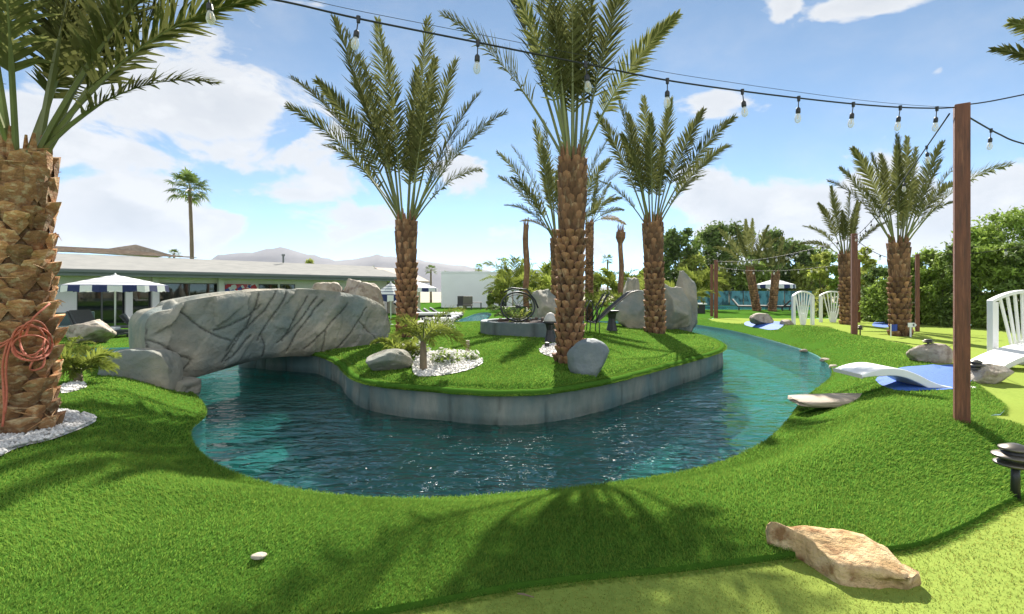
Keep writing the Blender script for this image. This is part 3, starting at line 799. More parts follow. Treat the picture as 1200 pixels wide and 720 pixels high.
rc = random.Random(12); CELLS = [(rc.uniform(ss.min(), ss.max()), rc.uniform(zz.min(), zz.max()), rc.uniform(-.045,.045), rc.uniform(-.10,.10), rc.uniform(-.10,.10)) for _ in range(30)]
def facet(s, z):
    ds = s+.05*fbm((s*2, z*2, 5), 1, 3); dz = z+.05*fbm((s*2, z*2, 8), 1, 3)
    best = min(CELLS, key=lambda c: ((ds-c[0])*.85-(dz-c[1])*.5)**2*5+((ds-c[0])*.5+(dz-c[1])*.85)**2*.8)
    return best[2]+best[3]*(s-best[0])+best[4]*(z-best[1])
def brk(s, z, depth, e, cdv, front):
    base = BA+bd*s+Vector((0, 0, z))
    bulge = .17*(1-math.exp(-e/.16))+.09*fbm((s*.8, z*1.1, 3+5*front), 1, 3)+.018*fbm((s, z, 9+front), 4.2, 4)
    # slabs: each side of a crack steps a little
    bulge += facet(s, z)*min(1, e/.08) if front else 0
    bulge -= .035*max(0, 1-cdv/.028) if front else 0
    return base+(bn*bulge if front else -bn*(depth+bulge))
b = MB(); nb_ = len(bv); Vf = []; Vb = []; tf = []
for i in range(nb_):
    Vf.append(brk(bv[i,0], bv[i,1], 0, de[i], cd[i], True)); Vb.append(brk(bv[i,0], bv[i,1], THK, de[i], 9, False))
    tf.append((.40 if cd[i] < .009 else (.72 if cd[i] < .016 else 1.0))*(1+.22*fbm((bv[i,0]*2.2, bv[i,1]*2.2, 4), 1, 5)))
tri = [tuple(f) for f in bf]
b.add(Vf, tri, 0, tf); b.add(Vb, [f[::-1] for f in tri])
no = len(OUTS); M_ = 14; rows_ = []
for j in range(M_+1):
    q = j/M_; row = []
    for i in range(no):
        p = Vf[i].lerp(Vb[i], q); pc = Vector((OUTS[i][0], OUTS[i][1]))
        k = .09*fbm((p.x*1.1, p.y*1.1, p.z*1.1), 1.3, 4)*math.sin(math.pi*q)
        cenz = .9; row.append(p+Vector((0, 0, 1))*k+(Vector((0,0,-.10)) if (OUTS[i][1] > 1.05 and .25 < q < .8) else Vector((0,0,0))))
    rows_ += row
b.add(rows_, [(j*no+i, j*no+(i+1) % no, (j+1)*no+(i+1) % no, (j+1)*no+i) for j in range(M_) for i in range(no)])
o = b.build('stone_bridge', m_rock, smooth=True, loc=(BA.x, BA.y, -.2)); tag(o, 'long grey faux rock arch bridge with scored cracks spanning the river', 'bridge')

# rocks at the feet and beside the bridge
rock('boulder', 'squarish brown-grey boulder under the near left foot of the rock bridge', (-5.60, 7.75, -.08), (.46, .42, .40), 4, m_rock, power=4, cuts=6, rough=.10)
p = P(200, 470, 7.9); rock('rock_ledge', 'flat grey rock ledge jutting over the water beside the bridge foot', (p.x-.08, 8.0, -.33), (.36,.36,.16), 13, m_rock, power=5, cuts=4)
b = MB(); q = BA+bd*.42-bn*.75; b.obox((q.x, q.y, -.35), (.16,.16,0), (-.4,.4,0), (0,0,.45)); o = b.build('bridge_pier', m_rock, loc=(q.x,q.y,-.8)); tag(o, 'dark rough pier in the gap beneath the left end of the rock bridge', 'pier')
q = BB-bd*.45-bn*.5; b = MB(); b.obox((q.x, q.y, -.05), bd*.28, bn*.6, (0,0,.4)); o = b.build('bridge_pier', m_rock, loc=(q.x,q.y,-.5)); tag(o, 'rough pier carrying the island end of the rock bridge', 'pier')
p = hit(447, 437); rock('boulder', 'low teal-grey boulder under the island end of the rock bridge', (p.x, p.y+.32, p.z+.12), (.36,.3,.2), 21, m_rock, rotz=.5)
c = P(424, 352, 12.8); rock('boulder', 'tall pale jagged rock standing behind the island end of the bridge', (c.x, c.y, .80), (.56,.5,.92), 31, m_buff, power=3.5, cuts=12, rough=.14)
c = P(384, 350, 12.6); rock('boulder', 'lower pale rock leaning on the jagged rock behind the bridge', (c.x, c.y, .66), (.52,.5,.74), 33, m_buff, power=3, cuts=12, rough=.14)
p = hit(693, 441); rock('boulder', 'smooth rounded blue-grey boulder beside the central palm trunk', (p.x, p.y+.25, p.z+.19), (.30,.27,.30), 41, m_rockgrey, power=2.5, cuts=3, rough=.06)
# waterfall rock wall on the island
def island_rock(pxa, pxb, pyt, Y, seed, label, dep=.6, cuts=10, power=4.5):
    a, c_ = P(pxa, pyt, Y), P(pxb, pyt, Y); x = (a.x+c_.x)/2; g = h1(x, Y); hh = (a.z-g+.15)/2
    return rock('island_rock', label, (x, Y, g-.15+hh), ((c_.x-a.x)/2*1.1, dep, hh*1.12), seed, m_rock, group='rocks at the back of the island', power=power, cuts=cuts+4, rough=.17)
island_rock(722, 772, 338, 15.6, 51, 'broad grey rock slab to the left of the right island palm')
island_rock(728, 752, 331, 16.4, 52, 'small pale capstone seen above the broad grey slab', cuts=12)
island_rock(768, 812, 333, 15.5, 53, 'dark upright rock block to the right of the right island palm', power=5)
island_rock(788, 815, 322, 16.6, 54, 'taller rock shoulder behind the dark upright block')
island_rock(623, 652, 343, 14.6, 55, 'grey stump-shaped rock pillar left of the central palm', power=5, cuts=5)
# left, behind the near palm
p = hit(82, 404); rock('boulder', 'pale ridged boulder on the grass behind the rope-hung palm', (p.x, p.y+.6, p.z+.28), (.72,.5,.42), 61, m_buff, rough=.16, cuts=10)
# right-hand stones
c = Vector((4.14, 6.45, -.17))
V, Fs = rock_mesh((0,0,0), (.58,.27,.05), 71, cuts=3, rough=.06, rotz=-.06, power=4)
b = MB(); b.add([(v[0]+c.x, v[1]+c.y, v[2]+c.z+.05*v[0]+.03*v[1]+.02) for v in V], Fs); o = b.build('flagstone', m_flag, smooth=True, loc=(c.x, c.y+.2, c.z)); tag(o, 'long flat pale flagstone lying at the water edge', 'stone')
# the big sandstone in the foreground, outlined as it lies
def slab_rock(name, label, plan, zc, top, mat, seed):
    pl_ = []
    for (a, c) in zip(plan, plan[1:]+plan[:1]):
        m_ = max(2, int(math.dist(a, c)/.02))
        pl_ += [(a[0]+(c[0]-a[0])*k/m_, a[1]+(c[1]-a[1])*k/m_) for k in range(m_)]
    poly = np.array(pl_); poly = poly+np.array([[.010*fbm((q[0]*9, q[1]*9, 1)), .010*fbm((q[0]*9, q[1]*9, 5))] for q in poly]); cx0, cy0 = poly.mean(0)
    b = MB(); n = len(poly); rings = [(1.0,-.06),(1.0,.10*top),(.995,.40*top),(.985,.70*top),(.965,.90*top),(.93,1.0*top),(.86,1.03*top),(.74,1.05*top),(.6,1.07*top),(.45,1.08*top),(.3,1.1*top),(.15,1.1*top)]
    vs = []
    for sc_, z in rings:
        for q in poly:
            x, y = cx0+(q[0]-cx0)*sc_, cy0+(q[1]-cy0)*sc_
            k = fbm((x*2.0+seed, y*2.0, z*4), 2.2, 5)
            vs.append((x+.02*k, y+.03*fbm((x*3, y*3, z*6+seed), 2, 4), zc+z+(.030*k if sc_ < 1 else 0)+.10*(y-cy0)*(sc_ < .995)-.06*(x-cx0)*(sc_ < .99)))
    m = len(rings); vs.append((cx0, cy0, zc+1.1*top))
    b.add(vs, [(j*n+i, j*n+(i+1) % n, (j+1)*n+(i+1) % n, (j+1)*n+i) for j in range(m-1) for i in range(n)]+[((m-1)*n+i, (m-1)*n+(i+1) % n, m*n) for i in range(n)])
    o = b.build(name, mat, smooth=True, loc=(cx0, cy0, zc)); return tag(o, label, 'rock')
def gpt(px, py, z): 
    Y = F*(EYE-z)/(py-HY); return ((px-600)/600*Y, Y)
BIGROCK = [gpt(899,630,.02),gpt(907,621,.05),gpt(940,620,.07),gpt(985,620,.08),gpt(1012,624,.08),gpt(1035,637,.06),gpt(1056,656,.03),gpt(1073,678,-.01),gpt(1062,689,-.03),gpt(1030,689,-.03),gpt(985,682,-.03),gpt(958,664,-.02),gpt(938,650,-.01),gpt(916,640,.0)]
slab_rock('sandstone', 'large flat tan sandstone rock lying across the turf seam in the foreground', BIGROCK, -.035, .095, m_tan, 3)
p = hit(1097, 427); rock('boulder', 'pinkish tan rock behind the blue turf with a lamp on top', (p.x+.08, p.y+.25, p.z+.13), (.32,.24,.20), 81, m_buff, power=3, cuts=8)
p = hit(1168, 450); rock('boulder', 'low brown cobble beside the white bridge deck', (p.x, p.y+.15, p.z+.09), (.32,.2,.15), 83, m_buff, power=2.6, cuts=5)
p = hit(1138, 446); rock('boulder', 'small pale stone under the lamp behind the big post', (p.x+.1, p.y+.15, p.z+.03), (.14,.12,.1), 84, m_buff)
p = hit(903, 379); rock('boulder', 'brown flat-topped rock on the far blue turf patch', (p.x-.2, p.y+.3, p.z+.12), (.42,.3,.26), 85, m_buff)
p = hit(925, 381); rock('boulder', 'small buff stone at the right tip of the far blue turf', (p.x, p.y+.15, p.z+.06), (.25,.2,.15), 86, m_buff)
rb = random.Random(5)
EDGE = [(938,411),(962,422),(972,430)]
for i, (px, py) in enumerate(EDGE):
    k = (px-600)/600; Y = 936/(py-342)
    rock('edging_stone', 'small grey-tan stone set in the grassy lip of the right bank', (k*Y+.08, Y, -.36), (.11*rb.uniform(.6,1.3), .08, .045), 90+i, m_buff, group='edging stones along the right bank', sub=3)
# ------------------------------------------------------------------ main palms (crown tips read off the photograph, then given depth)
date_palm('rough-barked date palm at the left edge with an orange rope on its trunk', 28, 507, 22, 192, 56,
    [(244,92,.1),(285,-14,.2),(300,-95,-.1),(205,-70,.5),(150,-150,.6),(95,-190,.2),(40,-230,.7),(-30,-220,-.3),(90,20,-1.4),(-60,-60,1.6),(-110,-160,.2),(-170,-40,.3),(-150,60,.2),(130,-60,-1.0),(10,-150,1.1),(70,-110,-.9)],
    nrand=0, seed=11, around=8, proud=.06, ragged=.5, tmat=m_trunk2, Y=4.45, rows=19, length=2.7, spread=.62, lw=.011, nl=72, wl=.14, topf=.16, r0k=1.25)
date_palm('date palm just beyond the bridge, its full crown alone against the sky', 477, 390, 476, 262, 21,
    [(331,82),(355,140,-.8),(372,165,.4),(388,18),(402,75,.8),(420,60,-.9),(445,28),(462,75,-.6),(480,60,.9),(500,20),(515,85,-.7),(532,62),(560,100,.5),(592,127),(575,160,-.6),(545,130,.8),(560,185,1.2),(395,120,-1.2)],
    nrand=8, seed=12, Y=11.8, spread=.6, around=9)
date_palm('tall central island date palm with crown rising out of the picture', 667, 417, 671, 190, 27,
    [(516,6,.3),(580,-70,.6),(612,-60,-.5),(640,-85,.3),(668,-95,-.3),(690,-80,.5),(724,0,-.2),(745,-60,.4),(655,-40,1.2),(600,20,-.9),(775,50,-.8)],
    nrand=9, seed=13, Y=8.1, spread=.5, around=9, length=3.2, rows=26, proud=.07)
date_palm('date palm with a round crown in front of the dark rock block', 768, 382, 765, 264, 20,
    [(697,140),(724,115),(742,125,.6),(760,105),(778,130,-.6),(790,112),(812,150,.8),(830,124),(845,150,-.8),(862,166),(705,210,.3),(720,170,-.9),(835,200,.5),(750,150,-1),(790,160,1)],
    nrand=7, seed=14, Y=13.4, spread=.5)
date_palm('date palm standing directly behind the central island palm', 657, 385, 656, 282, 19,
    [(585,206),(592,240),(583,180),(600,165,.7),(625,150,-.6),(640,138),(665,140,.5),(690,150),(712,165),(735,200),(725,235),(610,260),(600,215,-.8),(720,180,.8),(705,250)],
    nrand=8, seed=15, Y=16.5, spread=.6)
date_palm('slender young palm with thin trunk and sparse crown right of the central palm', 690, 352, 691, 262, 8,
    [(700,205),(715,215),(733,245),(722,228),(705,232),(680,225),(668,245),(735,262)], nrand=4, seed=16, Y=24, spread=.6, around=6)
date_palm('date palm beside the blue golf flag, its crown crossed by the light string', 1055, 383, 1053, 288, 19,
    [(967,214),(986,180),(1003,190,.7),(1018,182),(1035,165,-.5),(1050,175,.6),(1066,160),(1082,195,-.6),(1099,205,.7),(1121,188),(1112,165,.2),(1178,195),(1112,238),(990,225,-.6),(1090,230,.9),(1135,210,.3)],
    nrand=7, seed=17, Y=14.4, spread=.55)
date_palm('shorter date palm behind the reddish post, left of the flag palm', 993, 372, 991, 300, 13,
    [(943,265),(955,240),(968,228),(985,215,.6),(1003,222),(1018,235),(945,285),(1010,255),(1032,262),(975,250,-.6)], nrand=7, seed=18, Y=19.5, spread=.7)
date_palm('right-leaning palm of the far pair by the second pool', 887, 362, 879, 318, 8.5,
    [(838,290),(845,268),(858,262),(872,258),(884,256),(900,265),(908,280),(848,308),(905,300)], nrand=10, seed=19, Y=43, spread=1.1, nl=40, lw=.02)
date_palm('left-leaning palm of the far pair beneath the striped parasol', 905, 363, 909, 322, 8,
    [(880,300),(890,283),(903,275),(918,272),(930,285),(938,300),(875,312)], nrand=9, seed=20, Y=42, spread=1.1, nl=40, lw=.02)
# palm standing outside the frame at the right: one leaf tip reaches in
date_palm('frond of a palm outside the frame reaching in at the upper right corner', 1345, 470, 1345, 150, 52,
    [(1184,27,0),(1260,-60,.4),(1330,-120,-.3),(1400,-60,.3),(1480,30,-.2),(1240,20,.9)], nrand=6, seed=22, Y=6.6, spread=.8)
fan_palm('tall skinny fan palm rising alone above the house roof', 225, 345, 222, 222, 4, 27, 70, nf=28, seed=2, mat=m_leafd)
for i, (lab, px, py, rc, wd, Y) in enumerate([('little fan palm on the skyline between palm trunk and white building', 505, 317, 9, 2.2, 80),
        ('small bright fan palm directly above the white building roof', 561, 315, 8, 2.2, 82), ('small fan palm low on the skyline beside the slender palm', 712, 305, 9, 2.2, 80),
        ('dark palm tuft peeping over the tiled roof near the tall fan palm', 204, 298, 9, 2.2, 82), ('tiny palm at the left end of the white building roof', 523, 322, 6, 2, 84),
        ('small fan palm right of the bare palm stump', 592, 308, 8, 2.2, 82)]):
    fan_palm(lab, px, 350, px, py, wd, rc, Y, nf=18, seed=40+i, mat=m_leafm if i in (1, 5) else m_leafd)
def bare_trunk(label, px, pyb, pyt, wpx, Y, seed, flare=1.0):
    x = (px-600)/600*Y; g = h1(x, Y); top = P(px-.5, pyt, Y); r = wpx/2/600*Y; b = MB(); n = 16; rnd = random.Random(seed)
    pp = [Vector((x, Y, g-.1)).lerp(top, i/n)+Vector((.03*math.sin(i*.8), 0, 0)) for i in range(n+1)]
    b.tube(pp, [r*(1.1-.15*i/n+.10*rnd.uniform(-1,1))*(flare if i >= n-1 else 1) for i in range(n+1)], 10, tone=[rnd.uniform(.7,1.2) for _ in range(10*(n+1))])
    for i in range(10):
        a = i*.63; o = Vector((math.cos(a), math.sin(a), 0)); b.tube([top+o*r*.5-Vector((0,0,.2)), top+o*r*.8*flare+Vector((0,0,rnd.uniform(.05,.35)*flare))], [r*.3, r*.1], 5, tone=rnd.uniform(.7,1.3))
    o = b.build('palm_stump', m_trunk, smooth=False, loc=(x, Y, g)); tag(o, label, 'dead palm')
bare_trunk('bare leafless palm trunk standing before the white building', 617, 360, 264, 7, 22, 3)
bare_trunk('bare leafless trunk with frayed top between slender palm and right island palm', 728, 350, 272, 6, 26, 4, 1.8)

# ------------------------------------------------------------------ rope on the left palm
PC = Vector(((28-600)/600*4.45, 4.45, 0))
def on_trunk(px, py, off=.04, r=.27):
    k = (px-600)/600
    y = 4.45-r
    for _ in range(6):
        x = k*y; dx = min(max(x-PC.x, -r), r); y = PC.y-math.sqrt(max(0, r*r-dx*dx))-off
    return P(px, py, y)
b = MB()
def ropepath(pp, step=.03, off=.05):
    q = smooth_loop(pp, 6, closed=False); b.tube([on_trunk(x, y_, off+.012*math.sin(i*.7)) for i, (x, y_) in enumerate(q)], .0085, 7)
for cxp, cyp, rx, ry, ph in ((38,403,24,20,0),(33,399,19,18,.5),(40,398,17,22,1),(36,408,22,15,2)):
    ropepath([(cxp+rx*math.cos(ph+a*math.pi/6), cyp+ry*math.sin(ph+a*math.pi/6)) for a in range(0, 13)], off=.05+.01*ph)
ropepath([(58,356),(50,363),(40,372),(33,384),(30,396)]); ropepath([(45,412),(38,424),(35,433),(42,434),(50,430),(52,420),(50,405)])
ropepath([(10,398),(6,412),(3,430),(4,455),(5,480),(3,500)]); ropepath([(14,398),(9,415),(7,438),(8,462),(6,485)]); ropepath([(-6,404),(4,402),(15,396),(26,388)]); ropepath([(-6,412),(2,406),(12,400)])
o = b.build('rope', pmat('orange_rope', (.55,.16,.09), (.45,.11,.06), scale=60, rough=.7), smooth=True, loc=(PC.x, PC.y-.4, .6)); tag(o, 'orange-red rope looped over the boots of the left palm trunk', 'rope')

# ------------------------------------------------------------------ gravel beds
def bed(label, plan, dome=.03, n=1500, lo=-.0):
    poly = smooth_loop(plan, .07); EXCL.append(poly); cx0, cy0 = poly.mean(0)
    b = MB(); m = len(poly); vs = []
    rings = (1, .85, .6, .3)
    for q in rings:
        X = cx0+(poly[:, 0]-cx0)*q; Y = cy0+(poly[:, 1]-cy0)*q; Z = H(X, Y)+.012+dome*(1-q*q)
        vs += list(zip(X, Y, Z))
    vs.append((cx0, cy0, h1(cx0, cy0)+.012+dome))
    b.add(vs, [(j*m+i, j*m+(i+1) % m, (j+1)*m+(i+1) % m, (j+1)*m+i) for j in range(3) for i in range(m)]+[(3*m+i, 3*m+(i+1) % m, 4*m) for i in range(m)])
    o = b.build('gravel', m_gravel, smooth=True); tag(o, kind='stuff'); tag(o, label, 'gravel')
    mn, mx = poly.min(0), poly.max(0)
    x = NR.uniform(mn[0], mx[0], n*2); y = NR.uniform(mn[1], mx[1], n*2); k = inside(poly, x, y); x, y = x[k], y[k]
    q = np.maximum(np.abs(x-cx0)/(mx[0]-cx0+.01), np.abs(y-cy0)/(mx[1]-cy0+.01))
    z = H(x, y)+.018+dome*np.clip(1-q*q, 0, 1); s = .012+.016*NR.random(len(x)); V = []; Fc = []
    oc = np.array([(1,0,0),(0,1,0),(-1,0,0),(0,-1,0),(0,0,.7),(0,0,-.7)]); of = np.array([(0,1,4),(1,2,4),(2,3,4),(3,0,4),(1,0,5),(2,1,5),(3,2,5),(0,3,5)])
    a = NR.random(len(x))*6.28; ca, sa = np.cos(a), np.sin(a)
    ocx = oc[None, :, 0]*ca[:, None]-oc[None, :, 1]*sa[:, None]; ocy = oc[None, :, 0]*sa[:, None]+oc[None, :, 1]*ca[:, None]
    V = np.stack([x[:, None]+ocx*s[:, None], y[:, None]+ocy*s[:, None]*.8, z[:, None]+oc[None, :, 2]*s[:, None]], 2).reshape(-1, 3)
    Fc = (np.arange(len(x))[:, None, None]*6+of[None]).reshape(-1, 3)
    np_mesh('pebbles', V, Fc, m_pebble, np.repeat(.6+.5*NR.random(len(x)), 6), parent=o)
def hp(*pp): return [tuple(hit(x, y)[:2]) for x, y in pp]
bed('white gravel ring round the foot of the rope-hung palm', hp((-60,560),(20,527),(60,517),(95,504),(113,494),(100,488),(75,484),(40,478),(-10,478),(-60,500)), n=3500)
bed('white gravel bed under the young palm on the island', hp((486,440),(505,442),(535,438),(556,432),(566,425),(556,418),(530,413),(500,414),(485,425)), .05, 900)
bed('white gravel patch at the foot of the central island palm', hp((632,412),(650,420),(680,424),(700,418),(690,408),(665,405),(645,404)), .02, 500)
bed('pale gravel strip beneath the bushy young palm near the left bank', hp((72,462),(88,459),(102,454),(92,449),(74,452)), .02, 200)
b0 = hit(768, 384); bed('pale gravel ring round the right island palm', [(b0.x+.62*math.cos(a), b0.y+.5*math.sin(a)) for a in np.linspace(0, 6.28, 12, endpoint=False)], .03, 200)

# ------------------------------------------------------------------ small plants
p = hit(496, 436); arch_plant('young_palm', 'young palm with fine arching leaves rising from the white gravel bed', 'palm plant', p, 18, .72, 3, m_frondy, stem=.42, up=.8, lw=.008)
p = hit(465, 425); arch_plant('palm_shrub', 'low yellow-green palm shrub between bridge end and young palm', 'shrub', p+Vector((0,.3,0)), 16, .6, 4, m_frondy, stem=.08, up=.6)
p = hit(84, 450); arch_plant('palm_shrub', 'bushy yellow-green palm with drooping leaves beside the left bank', 'shrub', p+Vector((0,.1,0)), 26, .52, 5, m_frondy, stem=.12, up=.75, lw=.008, wl=.26)
p = hit(80, 425); arch_plant('palm_shrub', 'second yellow-green palm tucked behind the rope-hung trunk', 'shrub', p, 18, .6, 6, m_frondy, stem=.15, up=.8, lw=.010)
def flower_plant(label, px, py, r, seed, n=380, dy=0):
    p = hit(px, py)+Vector((0, dy, 0)); root = thing('flowering_plant', label, 'flowers', p, 'white flowering plants on the island')
    rng = np.random.default_rng(seed)
    V, Q, T = leaf_cloud([((p.x, p.y, p.z+r*.55), r), ((p.x+r*.6, p.y, p.z+r*.4), r*.6), ((p.x-r*.6, p.y+.05, p.z+r*.4), r*.65)], n, .03, rng, .3, .6); np_mesh('foliage', V, Q, m_leafm, T, root)
    V, Q, T = leaf_cloud([((p.x, p.y, p.z+r*.65), r*1.02), ((p.x+r*.6, p.y, p.z+r*.5), r*.62), ((p.x-r*.6, p.y+.05, p.z+r*.5), r*.67)], int(n*.7), .034, rng, .85, .6); np_mesh('blossom', V, Q, m_petal, T, root)
flower_plant('white-blossomed plant at the right of the young palm stem', 522, 428, .2, 1, 500)
flower_plant('loose white-flowered clump behind the young palm', 480, 420, .22, 2, 500, .2)
flower_plant('small dark-leaved white flowers under the wooden stake', 549, 424, .13, 3, 260)
flower_plant('white flowers beside the loungers beyond the mid palm', 503, 392, .3, 4, 420)
flower_plant('white flowers at the foot of the deck of loungers', 520, 387, .3, 5, 380)

# ------------------------------------------------------------------ posts
def post(label, px, py, pyt, wpx, seed, Y=None, yaw=-.35):
    p = hit(px, py)
    if Y: p = Vector(((px-600)/600*Y, Y, h1((px-600)/600*Y, Y)))
    top = EYE-(pyt-HY)/F*p.y; c, s = math.cos(yaw), math.sin(yaw)
    cs = [600*((p.x+.05*(i*c-k*s))/(p.y+.05*(i*s+k*c))) for i in (-1, 1) for k in (-1, 1)]; hw = .05*wpx/(max(cs)-min(cs))
    b = MB()
    b.obox((p.x, p.y, (p.z-.1+top)/2), (hw*c, hw*s, 0), (-hw*s, hw*c, 0), (0, 0, (top-p.z+.1)/2))
    o = b.build('light_post', m_wood, bevel=.006, loc=(p.x, p.y, p.z)); tag(o, label, 'post', 'stained posts carrying the light strings')
    return Vector((p.x, p.y, top))
top1 = post('thick square red-brown post in the right foreground on the turf mound', 1127, 493, 123, 21, 1, yaw=-.60)
top2 = post('red-brown post beside the white fan railings at the edge of the putting green', 1001, 392, 274, 8.5, 2)
top3 = post('thin post just right of the flag palm in front of the hedge', 1075, 384, 298, 6, 3, Y=16.0)
top4 = post('thin post at the far turf edge by the far river bend', 839, 373, 305, 4.6, 4)
top5 = post('thin far post paired with the one at the river bend', 834, 364, 310, 3.6, 5, Y=33)
top6 = post('dark post half hidden behind the reddish post by the railings', 1006.5, 372, 304, 4, 6, Y=21)

# ------------------------------------------------------------------ string lights
m_bulb = bpy.data.materials.new('bulb_glass'); t = nt(m_bulb); out = N(t, 'ShaderNodeOutputMaterial')
tr = N(t, 'ShaderNodeBsdfTransparent'); tr.inputs[0].default_value = (.93,.93,.92,1); df = N(t, 'ShaderNodeBsdfPrincipled', inp={'Base Color': (.85,.84,.8,1), 'Roughness': .1})
lw_ = N(t, 'ShaderNodeLayerWeight', inp={'Blend': .35}); mx_ = N(t, 'ShaderNodeMath', operation='MULTIPLY_ADD', inp={1: .7, 2: .22}); L(t, lw_.outputs['Facing'], mx_.inputs[0])
ms = N(t, 'ShaderNodeMixShader'); L(t, mx_.outputs[0], ms.inputs[0]); L(t, tr.outputs[0], ms.inputs[1]); L(t, df.outputs[0], ms.inputs[2]); L(t, ms.outputs[0], out.inputs[0])
m_fil = pmat('filament', (.75,.55,.25), rough=.4)
def string_light(label, cpts, bulbs, r=.0065, drop=.065, size=.76, extra=None, tilt=0, detail=True):
    """cpts: 3-D cable points; bulbs: fractions of the length"""
    pts_ = [Vector(p) for p in cpts]
    root = thing('string_light', label, 'string lights', pts_[len(pts_)//2], 'light strings between the posts')
    P3 = np.array([tuple(p) for p in pts_]); sm = []
    n = len(P3)
    for i in range(n-1):
        p0, p1, p2, p3 = P3[max(i-1,0)], P3[i], P3[i+1], P3[min(i+2,n-1)]
        for k in range(8):
            q = k/8; sm.append(.5*((2*p1)+(-p0+p2)*q+(2*p0-5*p1+4*p2-p3)*q*q+(-p0+3*p1-3*p2+p3)*q**3))
    sm.append(P3[-1]); sm = np.array(sm)
    b = MB(); b.tube([Vector(p) for p in sm], r, 6); b.build('cord', m_cord, root, smooth=True)
    if extra: b = MB(); b.tube([Vector(p)+Vector(extra)*math.sin(math.pi*i/(len(sm)-1)) for i, p in enumerate(sm)], r*.3, 5); b.build('guy_wire', m_black, root)
    ar = np.concatenate([[0], np.cumsum(np.linalg.norm(np.diff(sm, axis=0), axis=1))])
    rnd = random.Random(len(label))
    for fb in bulbs:
        s = fb*ar[-1]; c = Vector([np.interp(s, ar, sm[:, j]) for j in range(3)])
        lean = Vector((rnd.uniform(-.12,.12), rnd.uniform(-.12,.12), -1)).normalized()
        if tilt: lean = Vector((-tilt, 0, -1)).normalized()
        b = MB(); seg = 10 if detail else 6
        if detail:
            b.tube([c+Vector((0,0,.012)), c-Vector((0,0,.022))], [.016*size,.013*size], 8)
            b.tube([c-Vector((0,0,.01)), c+lean*drop*.6, c+lean*drop], .0035, 5)
        e = c+lean*(drop if detail else 0)
        b.tube([e, e+lean*.012*size, e+lean*.045*size, e+lean*.055*size], [.009*size,.019*size,.021*size,.017*size], seg)
        k = b.build('socket', m_black, root, smooth=False)
        g = MB(); e2 = e+lean*.055*size
        g.tube([e2, e2+lean*.02*size, e2+lean*.05*size, e2+lean*.075*size, e2+lean*.088*size], [.014*size,.022*size,.029*size,.022*size,.006*size], seg)
        g.build('bulb', m_bulb, k, smooth=True)
        if detail:
            g = MB(); g.tube([e2+lean*.01, e2+lean*.05*size], .003, 5); g.build('filament', m_fil, k)
# main string: a straight run in plan from a post behind the camera's left to the thick post
A2 = np.array([-1.2, 2.6]); D2 = np.array([top1.x+1.2, top1.y-2.6])
def main_pt(px, py):
    k = (px-600)/600; tt = (k*A2[1]-A2[0])/(D2[0]-k*D2[1]); Y = A2[1]+D2[1]*tt
    return P(px, py, Y), tt
mc = [main_pt(*q)[0] for q in [(-60,-70),(60,-42),(190,-20),(322,0),(420,22),(560,50),(690,76),(780,94),(870,107),(935,115),(1000,122),(1055,126),(1098,127)]]+[top1+Vector((-.05,0,-.02))]
lens = [0]
for a_, b_ in zip(mc, mc[1:]): lens.append(lens[-1]+(b_-a_).length)
def fr_at(px):
    best = None
    for i, (a_, b_) in enumerate(zip(mc, mc[1:])):
        pa, pb = 600+600*a_.x/a_.y, 600+600*b_.x/b_.y
        if pa <= px <= pb: best = (lens[i]+(px-pa)/(pb-pa)*(lens[i+1]-lens[i]))/lens[-1]
    return best
string_light('nearest light string, sweeping across the sky to the thick foreground post', mc, [fr_at(x) for x in (242,420,560,686,782,870,936,1000,1055,1098)], extra=(0,0,.05), r=.0052)
string_light('bare light cable rising from the thick post to the right edge', [top1+Vector((.03,0,0)), P(1160,119,4.0), P(1210,109,3.8), P(1330,85,3.4)], [], r=.005)
string_light('light string falling steeply from the thick post to the right edge', [top1+Vector((.05,.05,-.05)), P(1170,157,4.45), P(1205,170,4.6), P(1300,190,5.2)], [.23,.48,.78])
def sag(a, b_, s, n=9): return [a.lerp(b_, i/(n-1))-Vector((0,0,s*4*(i/(n-1))*(1-i/(n-1)))) for i in range(n)]
string_light('light string dropping from the thick post back to the post by the railings', sag(top1+Vector((-.07,.03,-.06)), top2+Vector((0,0,-.1)), .12), [.08,.2,.32,.44,.56,.68,.8,.92], drop=.05)
string_light('string of small bulbs from the railing post to the river bend post', sag(top2-Vector((0,0,.1)), top4-Vector((0,0,.05)), .25), [i/15 for i in range(1, 15)], drop=.05, detail=False, r=.008, size=1.3)
string_light('string of small bulbs crossing from the far pair of posts to the hedge', sag(top5-Vector((0,0,.1)), top6-Vector((0,0,.1)), .35), [i/13 for i in range(1, 13)], detail=False, r=.008, size=1.4)
string_light('short light string from the flag palm post to the railing post', sag(top3-Vector((0,0,.05)), top2-Vector((0,0,.12)), .3), [.2,.4,.6,.8], detail=False, r=.008, size=1.2)
string_light('pale cable in front of the bright green tree at the right edge', sag(top3-Vector((0,0,.02)), P(1300,262,13), .25), [.3,.5,.7,.9], detail=False, r=.008, size=1.2)

